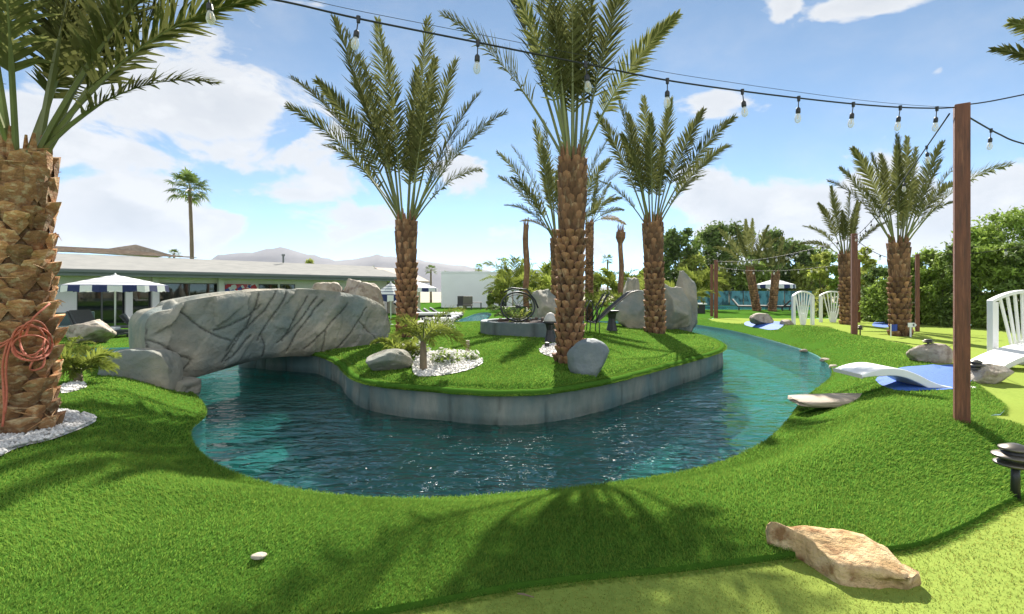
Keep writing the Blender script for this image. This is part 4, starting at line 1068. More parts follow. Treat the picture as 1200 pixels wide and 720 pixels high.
# ------------------------------------------------------------------ path lights
def path_light(label, px, py, pyt, wpx, seed, base=None):
    p = base or hit(px, py); hgt = EYE-(pyt-HY)/F*p.y-p.z; r = wpx/2/600*p.y
    root = thing('path_light', label, 'garden lamp', p, 'black tiered path lights')
    b = MB(); b.lathe(p, [(r*.22,-.05),(r*.20,hgt*.3),(r*.18,hgt*.62)], 12); b.build('stem', m_black, root, smooth=True)
    for i, (zf, rf) in enumerate(((.60,.92),(.76,1.0),(.92,.72))):
        b = MB(); z = hgt*zf; th = hgt*.05
        b.lathe(p, [(r*.35,z-.02*hgt),(r*rf*.93,z),(r*rf,z+th*.5),(r*rf*.97,z+th),(r*.55*rf,z+th*2.0),(r*.2,z+th*2.6 if i == 2 else z+th*2.2)], 24); b.build('shade', m_bronze if i == 2 else m_bronze, root, smooth=True)
    b = MB(); b.lathe(p, [(r*.55,hgt*.56),(r*.62,hgt*.72),(r*.6,hgt*.9),(r*.4,hgt*.94)], 16); b.build('lens', m_black, root, smooth=True)
path_light('black tiered path light at the right edge beside the foreground seam', 1190, 579, 523, 44, 1)
path_light('black tiered path light on the cobbles right of the thick post', 1144, 447, 423, 17, 2)
path_light('small path light standing on the pinkish rock behind the blue turf', 1094, 414, 398, 12, 3, base=Vector((hit(1097,427).x+.03, hit(1097,427).y+.2, hit(1097,427).z+.26)))
path_light('small path light at the foot of the railing post', 1008, 393, 382, 7, 4)
p = hit(548, 419); b = MB(); b.obox((p.x, p.y, p.z+.1), (.028,0,0), (0,.028,0), (0,0,.16)); b.obox((p.x, p.y, p.z+.265), (.032,0,0), (0,.032,0), (0,0,.006))
o = b.build('garden_stake', pmat('grey_wood', (.32,.27,.2), (.24,.2,.15), scale=20, rough=.8), bevel=.004, loc=p); tag(o, 'small square weathered stake in the white gravel bed', 'stake')

# ------------------------------------------------------------------ blue turf patches
def patch(label, pp, name='blue_turf', mat=None):
    plan = hp(*pp); poly = smooth_loop(plan, .12); EXCL.append(poly); c = poly.mean(0); b = MB(); m = len(poly); vs = []
    for q in (1, .66, .33):
        X = c[0]+(poly[:, 0]-c[0])*q; Y = c[1]+(poly[:, 1]-c[1])*q; vs += list(zip(X, Y, H(X, Y)+.008+.004*(1-q)))
    vs.append((c[0], c[1], h1(*c)+.014))
    b.add(vs, [(j*m+i, j*m+(i+1) % m, (j+1)*m+(i+1) % m, (j+1)*m+i) for j in range(2) for i in range(m)]+[(2*m+i, 2*m+(i+1) % m, 3*m) for i in range(m)])
    o = b.build(name, mat or m_blue, smooth=True); o['kind'] = 'structure'; return o
patch('', [(1026,446),(1040,438),(1058,431),(1082,429),(1112,428),(1138,430),(1140,444),(1128,455),(1090,458),(1050,458)])
patch('', [(872,380),(884,377),(900,377),(920,378),(917,383),(905,387),(890,385)])
patch('', [(1022,381),(1030,376),(1045,375),(1052,379),(1046,383),(1032,384)])

# white S-curved chaise lying on the blue turf
Yc = hit(1050, 452).y
prof = smooth_loop([P(px, py, Yc) .xz for px, py in [(992,436),(1006,431),(1024,428),(1042,430),(1058,436),(1072,443),(1086,448),(1100,450),(1120,450)]], .03, closed=False)
gz_ = min(h1(x, Yc) for x, z in prof); b = MB(); vs = []; n = len(prof); th = .095
for (dy_, k) in ((-.28, 0), (.28, 0), (.28, 1), (-.28, 1)):
    for i, (x, z) in enumerate(prof):
        tx = prof[min(i+1, n-1)]-prof[max(i-1, 0)]; nn = Vector((-tx[1], tx[0])).normalized()
        tt = th*(.35+.65*min(1, i/8, (n-1-i)/8)); vs.append((x-nn.x*tt*k, Yc+dy_, z-nn.y*tt*k))
b.add(vs, [(a*n+i, ((a+1) % 4)*n+i, ((a+1) % 4)*n+i+1, a*n+i+1) for a in range(4) for i in range(n-1)]+[(0, n, 2*n, 3*n), (4*n-1, 3*n-1, 2*n-1, n-1)])
o = b.build('chaise', m_white, smooth=False, bevel=.012, loc=(prof[:, 0].mean(), Yc, gz_)); tag(o, 'white S-curved chaise lying over the blue turf behind the big post', 'lounger')

# ------------------------------------------------------------------ white fan railings of the little golf bridges
def fan_railing(label, cx_, Y, half, g, hgt, yaw=0, ns=6, group='white fan railings on the golf course'):
    root = thing('fan_railing', label, 'railing', (cx_, Y, g), group)
    c, s = math.cos(yaw), math.sin(yaw)
    def q(x, z, o=0): return Vector((cx_+x*c-o*s, Y+x*s+o*c, g+z))
    def bar(mb, p0, p1, w_, d_):
        a, e = q(*p0), q(*p1); ax = (e-a); m = (a+e)/2; u = ax.normalized(); wv = u.cross(Vector((-s, c, 0))).normalized()
        mb.obox(m, wv*w_/2, Vector((-s, c, 0))*d_/2, ax/2)
    sh = hgt*.86
    for sg in (-1, 1):
        b = MB(); bar(b, (sg*half*.95, -.1), (sg*half*.95, sh), .085*hgt, .085*hgt); b.build('end_post', m_white, root, bevel=.006)
    b = MB(); n = 24; w2 = .055
    ring = []
    for i in range(n+1):
        x = -half*1.04+2.08*half*i/n; z = sh+(hgt-sh)*(1-(x/(half*1.04))**2)
        ring.append((x, z))
    vs = [q(x, z+dz, o) for (dz, o) in ((-.025,-w2),(.03,-w2),(.03,w2),(-.025,w2)) for x, z in ring]; m = n+1
    b.add(vs, [(a*m+i, a*m+i+1, ((a+1) % 4)*m+i+1, ((a+1) % 4)*m+i) for a in range(4) for i in range(n)]+[(0,m,2*m,3*m),(4*m-1,3*m-1,2*m-1,m-1)])
    b.build('arch_rail', m_white, root, bevel=.005)
    for i in range(ns):
        f = -1+2*i/(ns-1); x1 = f*half*.74; z1 = sh+(hgt-sh)*(1-(x1/(half*1.04))**2)-.02
        b = MB(); bar(b, (f*half*.17*ns/5, .02), (x1, z1), .030*hgt, .03); b.build('slat', m_white, root)
    b = MB(); bar(b, (0,-.05), (0, hgt*.34), half*.42, .05); b.build('foot_panel', m_white, root, bevel=.005)
g1 = hit(941, 381); fan_railing('left of the two distant white fan railings by the far blue turf', g1.x, g1.y, .40, g1.z, 39*g1.y/600, .12)
g2 = hit(976, 378); fan_railing('right of the two distant white fan railings, nearest the reddish post', g2.x, g2.y, .50, g2.z, 36*g2.y/600, -.1)
Yr = 8.75; fan_railing('large white fan railing cut by the right edge of the picture', 600/600*Yr*1.003, Yr, .62, h1(8.7, Yr)-.02, 1.2-h1(8.7, Yr)+.02, .05, ns=8)
b = MB(); n = 16; vs = []
for i in range(n+1):
    x = 7.62+2.3*i/n; z = -.02+.36*math.sin(math.pi*i/n)**.8
    for (dy_, dz) in ((-.62,0),(.0,0),(.0,-.09),(-.62,-.09)): vs.append((x, Yr-.12+dy_, z+dz))
b.add(vs, [(4*i+a, 4*i+(a+1) % 4, 4*i+4+(a+1) % 4, 4*i+4+a) for i in range(n) for a in range(4)]+[(0,1,2,3),(4*n+3,4*n+2,4*n+1,4*n)])
o = b.build('bridge_deck', m_white, bevel=.008, loc=(8.7, Yr-.4, -.02)); tag(o, 'white humped deck of the little golf bridge at the right edge', 'footbridge')
# golf pin and sign
p = Vector(((1044-600)/600*13.9, 13.9, h1(10.2, 13.9))); root = thing('golf_flag', 'small blue flag on a white pin before the flag palm', 'golf flag', p)
b = MB(); b.tube([p-Vector((0,0,.05)), p+Vector((0,0,.36))], .012, 8); b.build('pin', m_white, root)
b = MB(); vs = [(p.x+.012+.17*i/6, p.y+.012*math.sin(i*1.4), p.z+z+.015*i/6) for z in (.16,.34) for i in range(7)]; b.add(vs, [(i, i+1, 8+i, 7+i) for i in range(6)]); b.build('flag', pmat('flag_cloth', (.03,.06,.3), rough=.8), root)
p = Vector(((1067-600)/600*14.0, 14.0, h1(10.9, 14.0))); root = thing('golf_sign', 'little white marker board on a white stake right of the flag palm', 'sign', p)
b = MB(); b.obox(p+Vector((0,0,.12)), (.018,0,0), (0,.012,0), (0,0,.2)); b.build('stake', m_white, root)
b = MB(); b.obox(p+Vector((.0,-.02,.33)), (.085,0,0), (0,.008,0), (0,0,.06)); b.obox(p+Vector((.09,-.02,.33)), (.03,0,.03), (0,.008,0), (-.03,0,.03)); b.build('board', m_white, root)

p = hit(617, 703); b = MB(); b.tube([p+Vector((-.035,.012,.016)), p+Vector((-.01,.0,.02)), p+Vector((.03,-.014,.016))], [.003,.004,.002], 6); o = b.build('twig', m_bark, loc=p); tag(o, 'short dry twig lying on the lime putting surface in the foreground', 'twig')
p = hit(303, 656); V, Fs = rock_mesh((0,0,0), (.034,.026,.010), 99, cuts=4, sub=3); b = MB(); b.add([(v[0]+p.x, v[1]+p.y, v[2]+p.z+.016) for v in V], Fs); o = b.build('pebble', m_buff, smooth=True, loc=p); tag(o, 'single pale pebble lying on the front lawn', 'pebble')
# ------------------------------------------------------------------ island furniture
m_dstone = pmat('ring_stone', (.075,.11,.11), (.13,.16,.155), scale=3, rough=.65, bump=.008, bscale=20, tone=True)
m_soil = pmat('soil', (.06,.04,.03), (.10,.07,.05), scale=20, rough=.95)
pc = hit(626, 396); RC = Vector((pc.x, pc.y+1.15, h1(pc.x, pc.y+1.15))); RC.z = pc.z
root = thing('ring_planter', 'low round dark stone planter ring on the island left of the central palm', 'planter', RC)
b = MB(); seg = 72; rr_ = 1.2; hz_ = .30; prof = [(rr_-.02,-.15),(rr_,0),(rr_,hz_-.02),(rr_-.02,hz_),(rr_-.13,hz_),(rr_-.15,hz_-.02),(rr_-.15,hz_-.1)]; vs = []; tn = []
for r_, z_ in prof:
    for k in range(seg):
        a = 2*math.pi*k/seg; g_ = .012 if k % 9 == 0 and r_ > rr_-.015 else 0
        q = r_-g_+.008*fbm((math.cos(a)*4, math.sin(a)*4, z_*5)); vs.append((RC.x+q*1.0*math.cos(a), RC.y+q*.92*math.sin(a), RC.z+z_)); tn.append(.5 if g_ else 1)
b.add(vs, [(i*seg+k, i*seg+(k+1) % seg, (i+1)*seg+(k+1) % seg, (i+1)*seg+k) for i in range(len(prof)-1) for k in range(seg)], 0, tn); b.build('ring_wall', m_dstone, root)
b = MB(); b.lathe((RC.x, RC.y, RC.z), [(1.03,.05),(1.03,.22),(.7,.27),(.3,.29)], 40); b.build('soil', m_soil, root, smooth=True)
rp = random.Random(8)
for i in range(16):
    a = rp.uniform(0, 6.28); q = rp.uniform(.3, .95); rock('lava_rock', 'small dark lava rock on the soil of the ring planter', (RC.x+q*math.cos(a), RC.y+q*.9*math.sin(a), RC.z+.29), (rp.uniform(.05,.1), .06, .045), 200+i, m_soil, group='lava rocks in the ring planter', sub=2)
# spoked metal wheel standing on the ring
wc = P(607, 371, RC.y-.75); wc.z = RC.z+.34+.30
root = thing('wheel_sculpture', 'round spoked black metal wheel leaning on the ring planter', 'metal wheel', (wc.x, wc.y, RC.z+.3))
yw = .25; ca, sa = math.cos(yw), math.sin(yw)
def wp(a, r_, tl=0): return Vector((wc.x+r_*math.cos(a)*ca*1.15, wc.y+r_*math.cos(a)*sa+.12*r_*math.sin(a), wc.z+r_*math.sin(a)*.95))
for rad_, th_ in ((.33, .020), (.28, .009)):
    b = MB(); n = 40; b.tube([wp(2*math.pi*i/n, rad_) for i in range(n+1)], th_, 8, caps=False); b.build('rim', m_black, root, smooth=True)
for i in range(12):
    b = MB(); b.tube([wp(2*math.pi*i/12, .03), wp(2*math.pi*i/12, .29)], .006, 5); b.build('spoke', m_black, root)
b = MB(); b.tube([Vector((wc.x-.02, wc.y-.05, wc.z)), Vector((wc.x+.02, wc.y+.06, wc.z))], .04, 10); b.build('hub', m_black, root)
b = MB(); b.tube([wp(2.3, .33)+Vector((-.05,0,.08)), wp(1.9, .36)+Vector((0,0,.08)), wp(1.2, .36)+Vector((.05,0,.05)), wp(.4, .37), wp(-.1, .40)], .018, 8); b.build('guard', m_black, root, smooth=True)
arch_plant('spiky_plant', 'spiky green grass tuft growing inside the metal wheel', 'plant', (wc.x+.02, wc.y+.25, RC.z+.26), 16, .42, 31, m_leafy, up=1.1, nl=10, wl=.1)
# curved slatted metal recliner
cb = hit(716, 396); Yk = cb.y+1.0; gk = h1(.117*Yk*1.6, Yk)
root = thing('metal_recliner', 'curved black metal slatted recliner between the two island palms', 'garden chair', (1.2*Yk/7, Yk, gk))
for j in range(6):
    dy_ = -.26+.105*j; b = MB()
    b.tube([P(px, py, Yk)+Vector((0, dy_, 0)) for px, py in [(688,377),(697,378),(705,371),(716,360),(727,351),(737,343),(746,341)]], .014, 7); b.build('slat', m_bronze if j < 2 else m_black, root, smooth=True)
for j, pth in enumerate(([(686,378),(686,360),(690,352),(697,356),(697,378)], [(697,376),(706,352),(712,343),(716,348)], [(690,376),(702,358),(709,345)], [(700,378),(700,392)], [(690,378),(689,391)])):
    for dy_ in (-.28, .28):
        b = MB(); b.tube([P(px, py, Yk)+Vector((0, dy_, 0)) for px, py in pth], .013, 6); b.build('frame_bar', m_black, root, smooth=True)
def ped_table(label, px, py, pyt, wpx, col=m_black):
    p = hit(px, py); hh = EYE-(pyt-HY)/F*p.y-p.z; r_ = wpx/2/600*p.y; root = thing('pedestal_table', label, 'side table', p, 'black pedestal tables on the island')
    b = MB(); seg = 20; pr = [(r_*.80,-.02),(r_*.78,.04*hh),(r_*.55,.35*hh),(r_*.48,.6*hh),(r_*.62,.84*hh),(r_*.7,.9*hh)]
    vs = [(p.x+q*(1+.06*(k % 2))*math.cos(2*math.pi*k/seg), p.y+q*(1+.06*(k % 2))*math.sin(2*math.pi*k/seg), p.z+z) for q, z in pr for k in range(seg)]
    b.add(vs, [(i*seg+k, i*seg+(k+1) % seg, (i+1)*seg+(k+1) % seg, (i+1)*seg+k) for i in range(len(pr)-1) for k in range(seg)]); b.build('pedestal', col, root)
    b = MB(); b.lathe(p, [(r_*.7,.88*hh),(r_*1.02,.93*hh),(r_*1.05,.97*hh),(r_*1.0,hh)], 28); b.build('tabletop', col, root, smooth=False)
    return p+Vector((0,0,hh))
tp = ped_table('black pedestal table just left of the central palm trunk', 645, 401, 377, 18)
ped_table('black pedestal table beside the metal recliner', 717, 388, 364, 16)
b = MB(); b.lathe(tp, [(.13,0),(.14,.02),(.12,.06),(.09,.12),(.06,.16),(.015,.18)], 20); o = b.build('lantern', pmat('pale_stone', (.42,.41,.38), (.5,.48,.45), scale=12, rough=.7), smooth=True, loc=tp); tag(o, 'pale grey domed lantern standing on the black pedestal table', 'lantern')
p = hit(641, 408); b = MB(); b.lathe(p, [(.03,-.03),(.03,.02),(.045,.03),(.045,.10),(.03,.105)], 12); o = b.build('spotlight', m_black, smooth=False, loc=p); tag(o, 'tiny black ground spotlight in the white gravel by the central palm', 'spotlight')

# ------------------------------------------------------------------ the long house on the left
HO = Vector((-28.0, 19.1, 0)); hd = Vector((.68, .733, 0)).normalized(); hn = Vector((hd.y, -hd.x, 0)); GZ = -.62
def hw_(s, o, z): v = HO+hd*s+hn*o; return Vector((v.x, v.y, z))
def s_px(px, o=0):
    k = (px-600)/600; q = HO+hn*o; return (k*q.y-q.x)/(hd.x-k*hd.y)
m_stucco = pmat('pale_green_stucco', (.84,.77,.77), (.80,.73,.73), scale=3, rough=.9, bump=.004, bscale=50)
m_fascia = pmat('fascia', (.13,.15,.145), (.15,.17,.16), scale=2, rough=.6)
m_roofp = pmat('porch_roof', (.27,.27,.255), (.32,.315,.295), scale=1.2, rough=1, spec=.0, stretch=(1,1,6))
m_tile = pmat('roof_tile', (.30,.23,.17), (.40,.33,.26), scale=6, rough=.85, tone=True)
m_glass = pmat('dark_glass', (.012,.016,.016), rough=.03, spec=.8)
m_alu = pmat('door_frame', (.10,.10,.10), rough=.4)
EZ = 2.02; WO = -1.7
root = thing('house', 'long low house with flat pale roof edge and dark glass doors behind the bridge', 'house', hw_(12, WO, GZ))
def hbox(b, s0, s1, o0, o1, z0, z1, mi=0):
    b.obox(hw_((s0+s1)/2, (o0+o1)/2, (z0+z1)/2), hd*(s1-s0)/2, hn*(o1-o0)/2, (0,0,(z1-z0)/2), mi)
S0, S1 = -4.0, 28.3
ops = [(90,147.5),(155,177),(187,255),(303,326),(328,346),(372,398)]
sop = [(s_px(a, WO), s_px(c, WO)) for a, c in ops]; sill = [GZ+.05,GZ+.05,GZ+.05,.2,.2,.1]; HEAD = 1.72
b = MB(); cur = S0
for (a, c), sl_ in zip(sop, sill):
    hbox(b, cur, a, WO-.15, WO, GZ-.4, HEAD)
    if sl_ > GZ+.1: hbox(b, a, c, WO-.15, WO-.002, GZ-.4, sl_)
    cur = c
hbox(b, cur, S1, WO-.15, WO, GZ-.4, HEAD); hbox(b, S0, S1, WO-.15, WO+.001, HEAD, EZ+.25); hbox(b, S0, S1, WO-9, WO-8.8, GZ, EZ+.4); hbox(b, S1-.15, S1, WO-8.8, WO-.15, GZ, EZ+.3)
b.build('wall', m_stucco, root)
for i, ((a, c), sl_) in enumerate(zip(sop, sill)):
    npan = 2 if c-a > 2 else 1; name = 'glass_door' if sl_ < 0 else 'window'
    b = MB(); hbox(b, a, c, WO-.10, WO-.03, HEAD-.06, HEAD-.002); hbox(b, a, c, WO-.10, WO-.03, sl_+.002, sl_+.05)
    for k in range(npan+1):
        q = a+(c-a)*k/npan; q0 = max(a+.002, q-.035); q1 = min(c-.002, q+.035); hbox(b, q0, q1, WO-.099, WO-.031, sl_+.05, HEAD-.06)
    fr_ = b.build(name, m_alu, root); ORG[fr_] = ORG[root]
    b = MB(); hbox(b, a+.01, c-.01, WO-.075, WO-.06, sl_+.02, HEAD-.02); b.build('pane', m_glass, fr_)
for px in (151, 182, 259):
    b = MB(); s = s_px(px, WO+.3); hbox(b, s-.16, s+.16, WO+.1, WO+.42, GZ-.3, EZ+.05); b.build('column', m_stucco, root, bevel=.01)
b = MB(); hbox(b, S0-.6, S1+.5, -.06, .04, EZ-.02, EZ+.30); hbox(b, S0-.6, S1+.5, .04, .15, EZ+.16, EZ+.28); b.build('fascia', m_fascia, root)
b = MB(); hbox(b, S0-.5, S1+.4, WO, -.06, EZ+.02, EZ+.08); b.build('soffit', m_stucco, root)
def roofslab(b, s0, s1, o0, z0, o1, z1, th=.06, mi=0, tone=1.0):
    vs = [hw_(s0,o0,z0), hw_(s1,o0,z0), hw_(s1,o1,z1), hw_(s0,o1,z1)]; vs += [v-Vector((0,0,th)) for v in vs]
    b.add(vs, [(0,1,2,3),(7,6,5,4),(4,5,1,0),(5,6,2,1),(6,7,3,2),(7,4,0,3)], mi, tone)
b = MB(); roofslab(b, S0-.6, S1+.5, .05, EZ+.33, -4.6, 3.35); b.build('porch_roof', m_roofp, root)
b = MB(); rows2 = 12; sE = s_px(235, -5)
vs0, vs1 = (-4.6, 3.42), (-8.6, 4.0)
for j in range(rows2):
    f0, f1 = j/rows2, (j+1)/rows2; ns_ = 64
    for i in range(ns_):
        a, c = S0-.6+(sE-S0+.6)*i/ns_, S0-.6+(sE-S0+.6)*(i+1)/ns_
        if c > sE-3.2*f1: continue
        roofslab(b, a+.02, c, vs0[0]+(vs1[0]-vs0[0])*f0, vs0[1]+(vs1[1]-vs0[1])*f0+.045, vs0[0]+(vs1[0]-vs0[0])*f1, vs0[1]+(vs1[1]-vs0[1])*f1+.0, .03, 0, .8+.4*rp.random())
b.build('tiled_roof', m_tile, root)
b = MB(); sa_, sb_ = s_px(125, -9), s_px(185, -9); sm_ = (sa_+sb_)/2
tri_ = [hw_(sa_-.6,-8,3.85), hw_(sb_+.6,-8,3.75), hw_(sm_,-8.2,4.35), hw_(sa_-.6,-12,3.85), hw_(sb_+.6,-12,3.75), hw_(sm_,-12,4.35)]
b.add(tri_, [(0,1,2),(5,4,3),(0,2,5,3),(2,1,4,5),(1,0,3,4)]); b.build('roof_hip', m_tile, root)
b = MB(); p = hw_(s_px(332, -4), -4, 3.3); b.tube([p, p+Vector((0,0,.55))], .07, 8); b.tube([p+Vector((0,0,.5)), p+Vector((0,0,.62))], .12, 8); b.build('roof_vent', m_fascia, root)
# pattern banner on the wall: red, white and blue daubs
m_mural = bpy.data.materials.new('mural'); t = nt(m_mural); out = N(t, 'ShaderNodeOutputMaterial'); pb = N(t, 'ShaderNodeBsdfPrincipled', inp={'Roughness': .6})
ge_ = N(t, 'ShaderNodeNewGeometry'); vo = N(t, 'ShaderNodeTexVoronoi', inp={'Scale': 4.5}); L(t, ge_.outputs['Position'], vo.inputs['Vector']); sp_ = N(t, 'ShaderNodeSeparateColor'); L(t, vo.outputs['Color'], sp_.inputs[0])
cr = N(t, 'ShaderNodeValToRGB'); cr.color_ramp.interpolation = 'CONSTANT'; e = cr.color_ramp.elements; e[0].color = (.55,.03,.05,1); e[1].position = .3; e[1].color = (.75,.75,.78,1)
x_ = e.new(.55); x_.color = (.05,.08,.35,1); x_ = e.new(.72); x_.color = (.6,.1,.15,1); x_ = e.new(.86); x_.color = (.3,.35,.6,1)
L(t, sp_.outputs[0], cr.inputs[0]); L(t, cr.outputs[0], pb.inputs['Base Color']); L(t, pb.outputs[0], out.inputs[0])
b = MB(); hbox(b, s_px(264, WO+.1), s_px(301, WO+.1), WO+.05, WO+.09, .7, 1.68); o = b.build('wall_art', m_mural, loc=hw_(s_px(282, WO), WO+.07, .7)); tag(o, 'red, white and blue patterned panel on the house wall above the bridge', 'wall art')
# terrace
b = MB(); hbox(b, S0-3, S1+2, WO-.2, 5.2, GZ-.3, GZ+.03); o = b.build('patio', m_patio); o['kind'] = 'structure'
tan_ = MB(); c = hw_(S1+2.2, -3.0, 0); 
root = thing('low_house', 'tan roofed end wing between the long house and the mid palm', 'house', (c.x, c.y, GZ))
b = MB(); hbox(b, S1+.1, S1+2.6, -6, -.8, GZ, 1.95); b.build('wall', pmat('tan_stucco', (.52,.45,.34), (.47,.42,.32), scale=3, rough=.9), root)
b = MB(); roofslab(b, S1+.05, S1+3.1, -.2, 2.05, -3.6, 3.2, .12); roofslab(b, S1+.05, S1+3.1, -3.6, 3.2, -7, 2.05, .12); b.build('roof', m_tile, root)
b = MB(); hbox(b, S1+.8, S1+2, -.83, -.76, 0, 1.5); b.build('window', m_glass, root)

# ------------------------------------------------------------------ striped parasols
m_stripe_n = pmat('navy_cloth', (.02,.03,.10), rough=.85); m_stripe_w = pmat('white_cloth', (.80,.80,.78), rough=.85, translucent=.25)
def parasol(label, px, pyt, pyr, wpx, Y, zb=None, group='navy striped parasols', seg=48, val=7):
    c = P(px, pyt, Y); r_ = wpx/2/600*Y; zr = EYE-(pyr-HY)/F*Y; g = h1(c.x, Y) if zb is None else zb; vh = val/600*Y
    root = thing('parasol', label, 'parasol', (c.x, Y, g), group)
    b = MB(); b.tube([(c.x, Y, g-.05), (c.x, Y, c.z-.05)], .03, 10); b.build('pole', m_white, root, smooth=True)
    b = MB(); b.lathe((c.x, Y, g), [(.28,0),(.28,.05),(.06,.09)], 20); b.build('base', m_black, root)
    rings = 19; zt = c.z; vs = []
    for j in range(rings+1):
        f = j/rings; rr2 = max(.02, r_*f)
        for k in range(seg):
            a = 2*math.pi*k/seg; oct_ = 1/max(abs(math.cos(((a+math.pi/8) % (math.pi/4))-math.pi/8)), .92)*.97
            z = zr+(zt-zr)*(1-f)**.92
            vs.append((c.x+rr2*oct_*math.cos(a), Y+rr2*oct_*math.sin(a), z))
    for k in range(seg):
        v = vs[rings*seg+k]; vs.append((v[0]+(v[0]-c.x)*.015, v[1]+(v[1]-Y)*.015, v[2]-vh*(1+.1*math.cos(k*2*math.pi/3))))
    b = MB(); fs = [(j*seg+k, j*seg+(k+1) % seg, (j+1)*seg+(k+1) % seg, (j+1)*seg+k) for j in range(rings+1) for k in range(seg)]
    b.add(vs, fs); b.m = [(1 if (j < rings and j % 4 == 2) or (j == rings and (k//2) % 2) else 0) for j in range(rings+1) for k in range(seg)]
    b.build('canopy', [m_stripe_w, m_stripe_n], root)
    for k in range(8):
        a = 2*math.pi*k/8; b = MB(); b.tube([(c.x, Y, zt-.10), (c.x+r_*.97*math.cos(a), Y+r_*.97*math.sin(a), zr-.03)], .008, 5); b.build('rib', m_white, root)
    b = MB(); b.lathe((c.x, Y, zt), [(.03,-.02),(.035,.02),(.01,.06)], 10); b.build('finial', m_white, root)
parasol('navy and white striped parasol on the house terrace above the dark chaise', 135, 322, 335, 101, 19, zb=GZ)
parasol('striped parasol with square valance blocks left of the mid palm trunk', 458, 331, 346, 36, 27, zb=-.6, seg=32)
parasol('small striped parasol showing right of the mid palm trunk', 489, 330, 338, 46, 36, zb=-.5, seg=32, val=4)
parasol('striped parasol by the far pool beyond the pair of palms', 908, 327, 334, 42, 52, seg=40, val=4)

# ------------------------------------------------------------------ loungers and seats
m_wick = pmat('dark_wicker', (.035,.037,.04), (.055,.057,.06), scale=40, rough=.7); m_cush = pmat('pale_cushion', (.62,.6,.55), (.55,.53,.5), scale=8, rough=.9)
def lounger(label, p, yaw, back=.75, mat_=None, cush=None, group=None, towel=False, s=1.0):
    root = thing('sun_lounger', label, 'sun lounger', p, group); c, q = math.cos(yaw), math.sin(yaw)
    ex, ey, ez = Vector((c, q, 0))*s, Vector((-q, c, 0))*s, Vector((0,0,1))*s; p = Vector(p)
    b = MB(); b.obox(p+ex*.35+ez*.30, ex*.65, ey*.33, ez*.035); b.build('seat_frame', mat_ or m_wick, root, bevel=.01)
    u = (ex*-math.cos(back)+ez*math.sin(back)).normalized(); nn = u.cross(ey).normalized()
    b = MB(); b.obox(p-ex*.3+ez*.32+u*.38*s, u*.38*s, ey*.33, nn*.03*s); b.build('backrest', mat_ or m_wick, root, bevel=.01)
    b = MB(); b.obox(p+ex*.35+ez*.375, ex*.63, ey*.30, ez*.04); b.build('seat_cushion', cush or m_cush, root, bevel=.02)
    b = MB(); b.obox(p-ex*.3+ez*.32+u*.38*s-nn*.07*s*(1 if nn.z < 0 else -1), u*.37*s, ey*.30, nn*.035*s); b.build('back_cushion', cush or m_cush, root, bevel=.02)
    for a_, e_ in ((-.2,-1),(-.2,1),(.9,-1),(.9,1)):
        b = MB(); b.obox(p+ex*a_+ey*.28*e_+ez*.13, ex*.025, ey*.025, ez*.14); b.build('leg', mat_ or m_wick, root)
pz = GZ+.03
L1 = Vector((P(112, 380, 17.8).x, 17.8, pz)); lounger('dark grey chaise lounge under the terrace parasol', L1, -.25, 1.0, cush=m_wick, s=1.15)
b = MB(); b.obox(Vector((P(130,390,17.6).x, 17.6, pz+.52)), (.22,.03,0), (-.02,.16,0), (0,0,.055)); o = b.build('towel', m_stripe_w, bevel=.03, loc=(P(130,390,17.6).x, 17.6, pz+.5)); tag(o, 'folded white towel lying on the dark chaise lounge', 'towel')
def box_table(label, p, sx_, sy_, h_, yaw=0):
    root = thing('patio_table', label, 'table', p); c, q = math.cos(yaw), math.sin(yaw); ex, ey = Vector((c,q,0)), Vector((-q,c,0)); p = Vector(p)
    b = MB(); b.obox(p+Vector((0,0,h_-.03)), ex*sx_, ey*sy_, (0,0,.03)); b.build('tabletop', m_wick, root, bevel=.008)
    for i in (-1,1):
        for j in (-1,1):
            b = MB(); b.obox(p+ex*sx_*.9*i+ey*sy_*.9*j+Vector((0,0,h_/2-.03)), ex*.03, ey*.03, (0,0,h_/2-.031)); b.build('leg', m_wick, root)
box_table('dark low table beside the chaise lounge on the terrace', (P(150,385,18.6).x, 18.6, pz), .55, .4, .55, .3)
lounger('second dark chaise half hidden behind the left end of the bridge', (P(171,385,19.5).x, 19.5, pz), .5, .9, cush=m_wick)
sp = Vector((P(74,378,20.5).x, 20.5, pz)); root = thing('patio_sofa', 'teal-grey slatted garden sofa against the house wall', 'sofa', sp)
for nm, cc, hx in (('seat',(0,0,.36),(.75,.36,.06)),('backrest',(0,.36,.68),(.75,.05,.28))):
    b = MB(); b.obox(sp+Vector(cc), hd*hx[0], hn*-hx[1], (0,0,hx[2])); b.build(nm, pmat('teal_wicker_'+nm, (.06,.10,.10), (.09,.13,.13), scale=30, rough=.8), root, bevel=.02)
for sg in (-1,1):
    b = MB(); b.obox(sp+hd*.78*sg+Vector((0,0,.34)), hd*.06, hn*.4, (0,0,.32)); b.build('armrest', m_wick, root, bevel=.01)
for i in range(6):
    Yl = 17.6+i*2.5; px = 497+i*5.4; p = Vector((P(px, 380, Yl).x-.1, Yl, 0)); p.z = h1(p.x, p.y)
    lounger('black-framed lounger with pale cushion in the row along the channel bank', p, .25, .6, m_black, m_stripe_w, 'loungers in a row along the channel')
b = MB()
dk = [(P(500,375,25).x-.7, 24.5), (P(506,372,25).x+.1, 24.5), (P(541,365,36).x, 37.5), (P(528,365,36).x, 37.5)]
vs = [(x, y, -.28) for x, y in dk]+[(x, y, -.62) for x, y in dk]; b.add(vs, [(0,1,2,3),(7,6,5,4),(0,4,5,1),(1,5,6,2),(2,6,7,3),(3,7,4,0)])
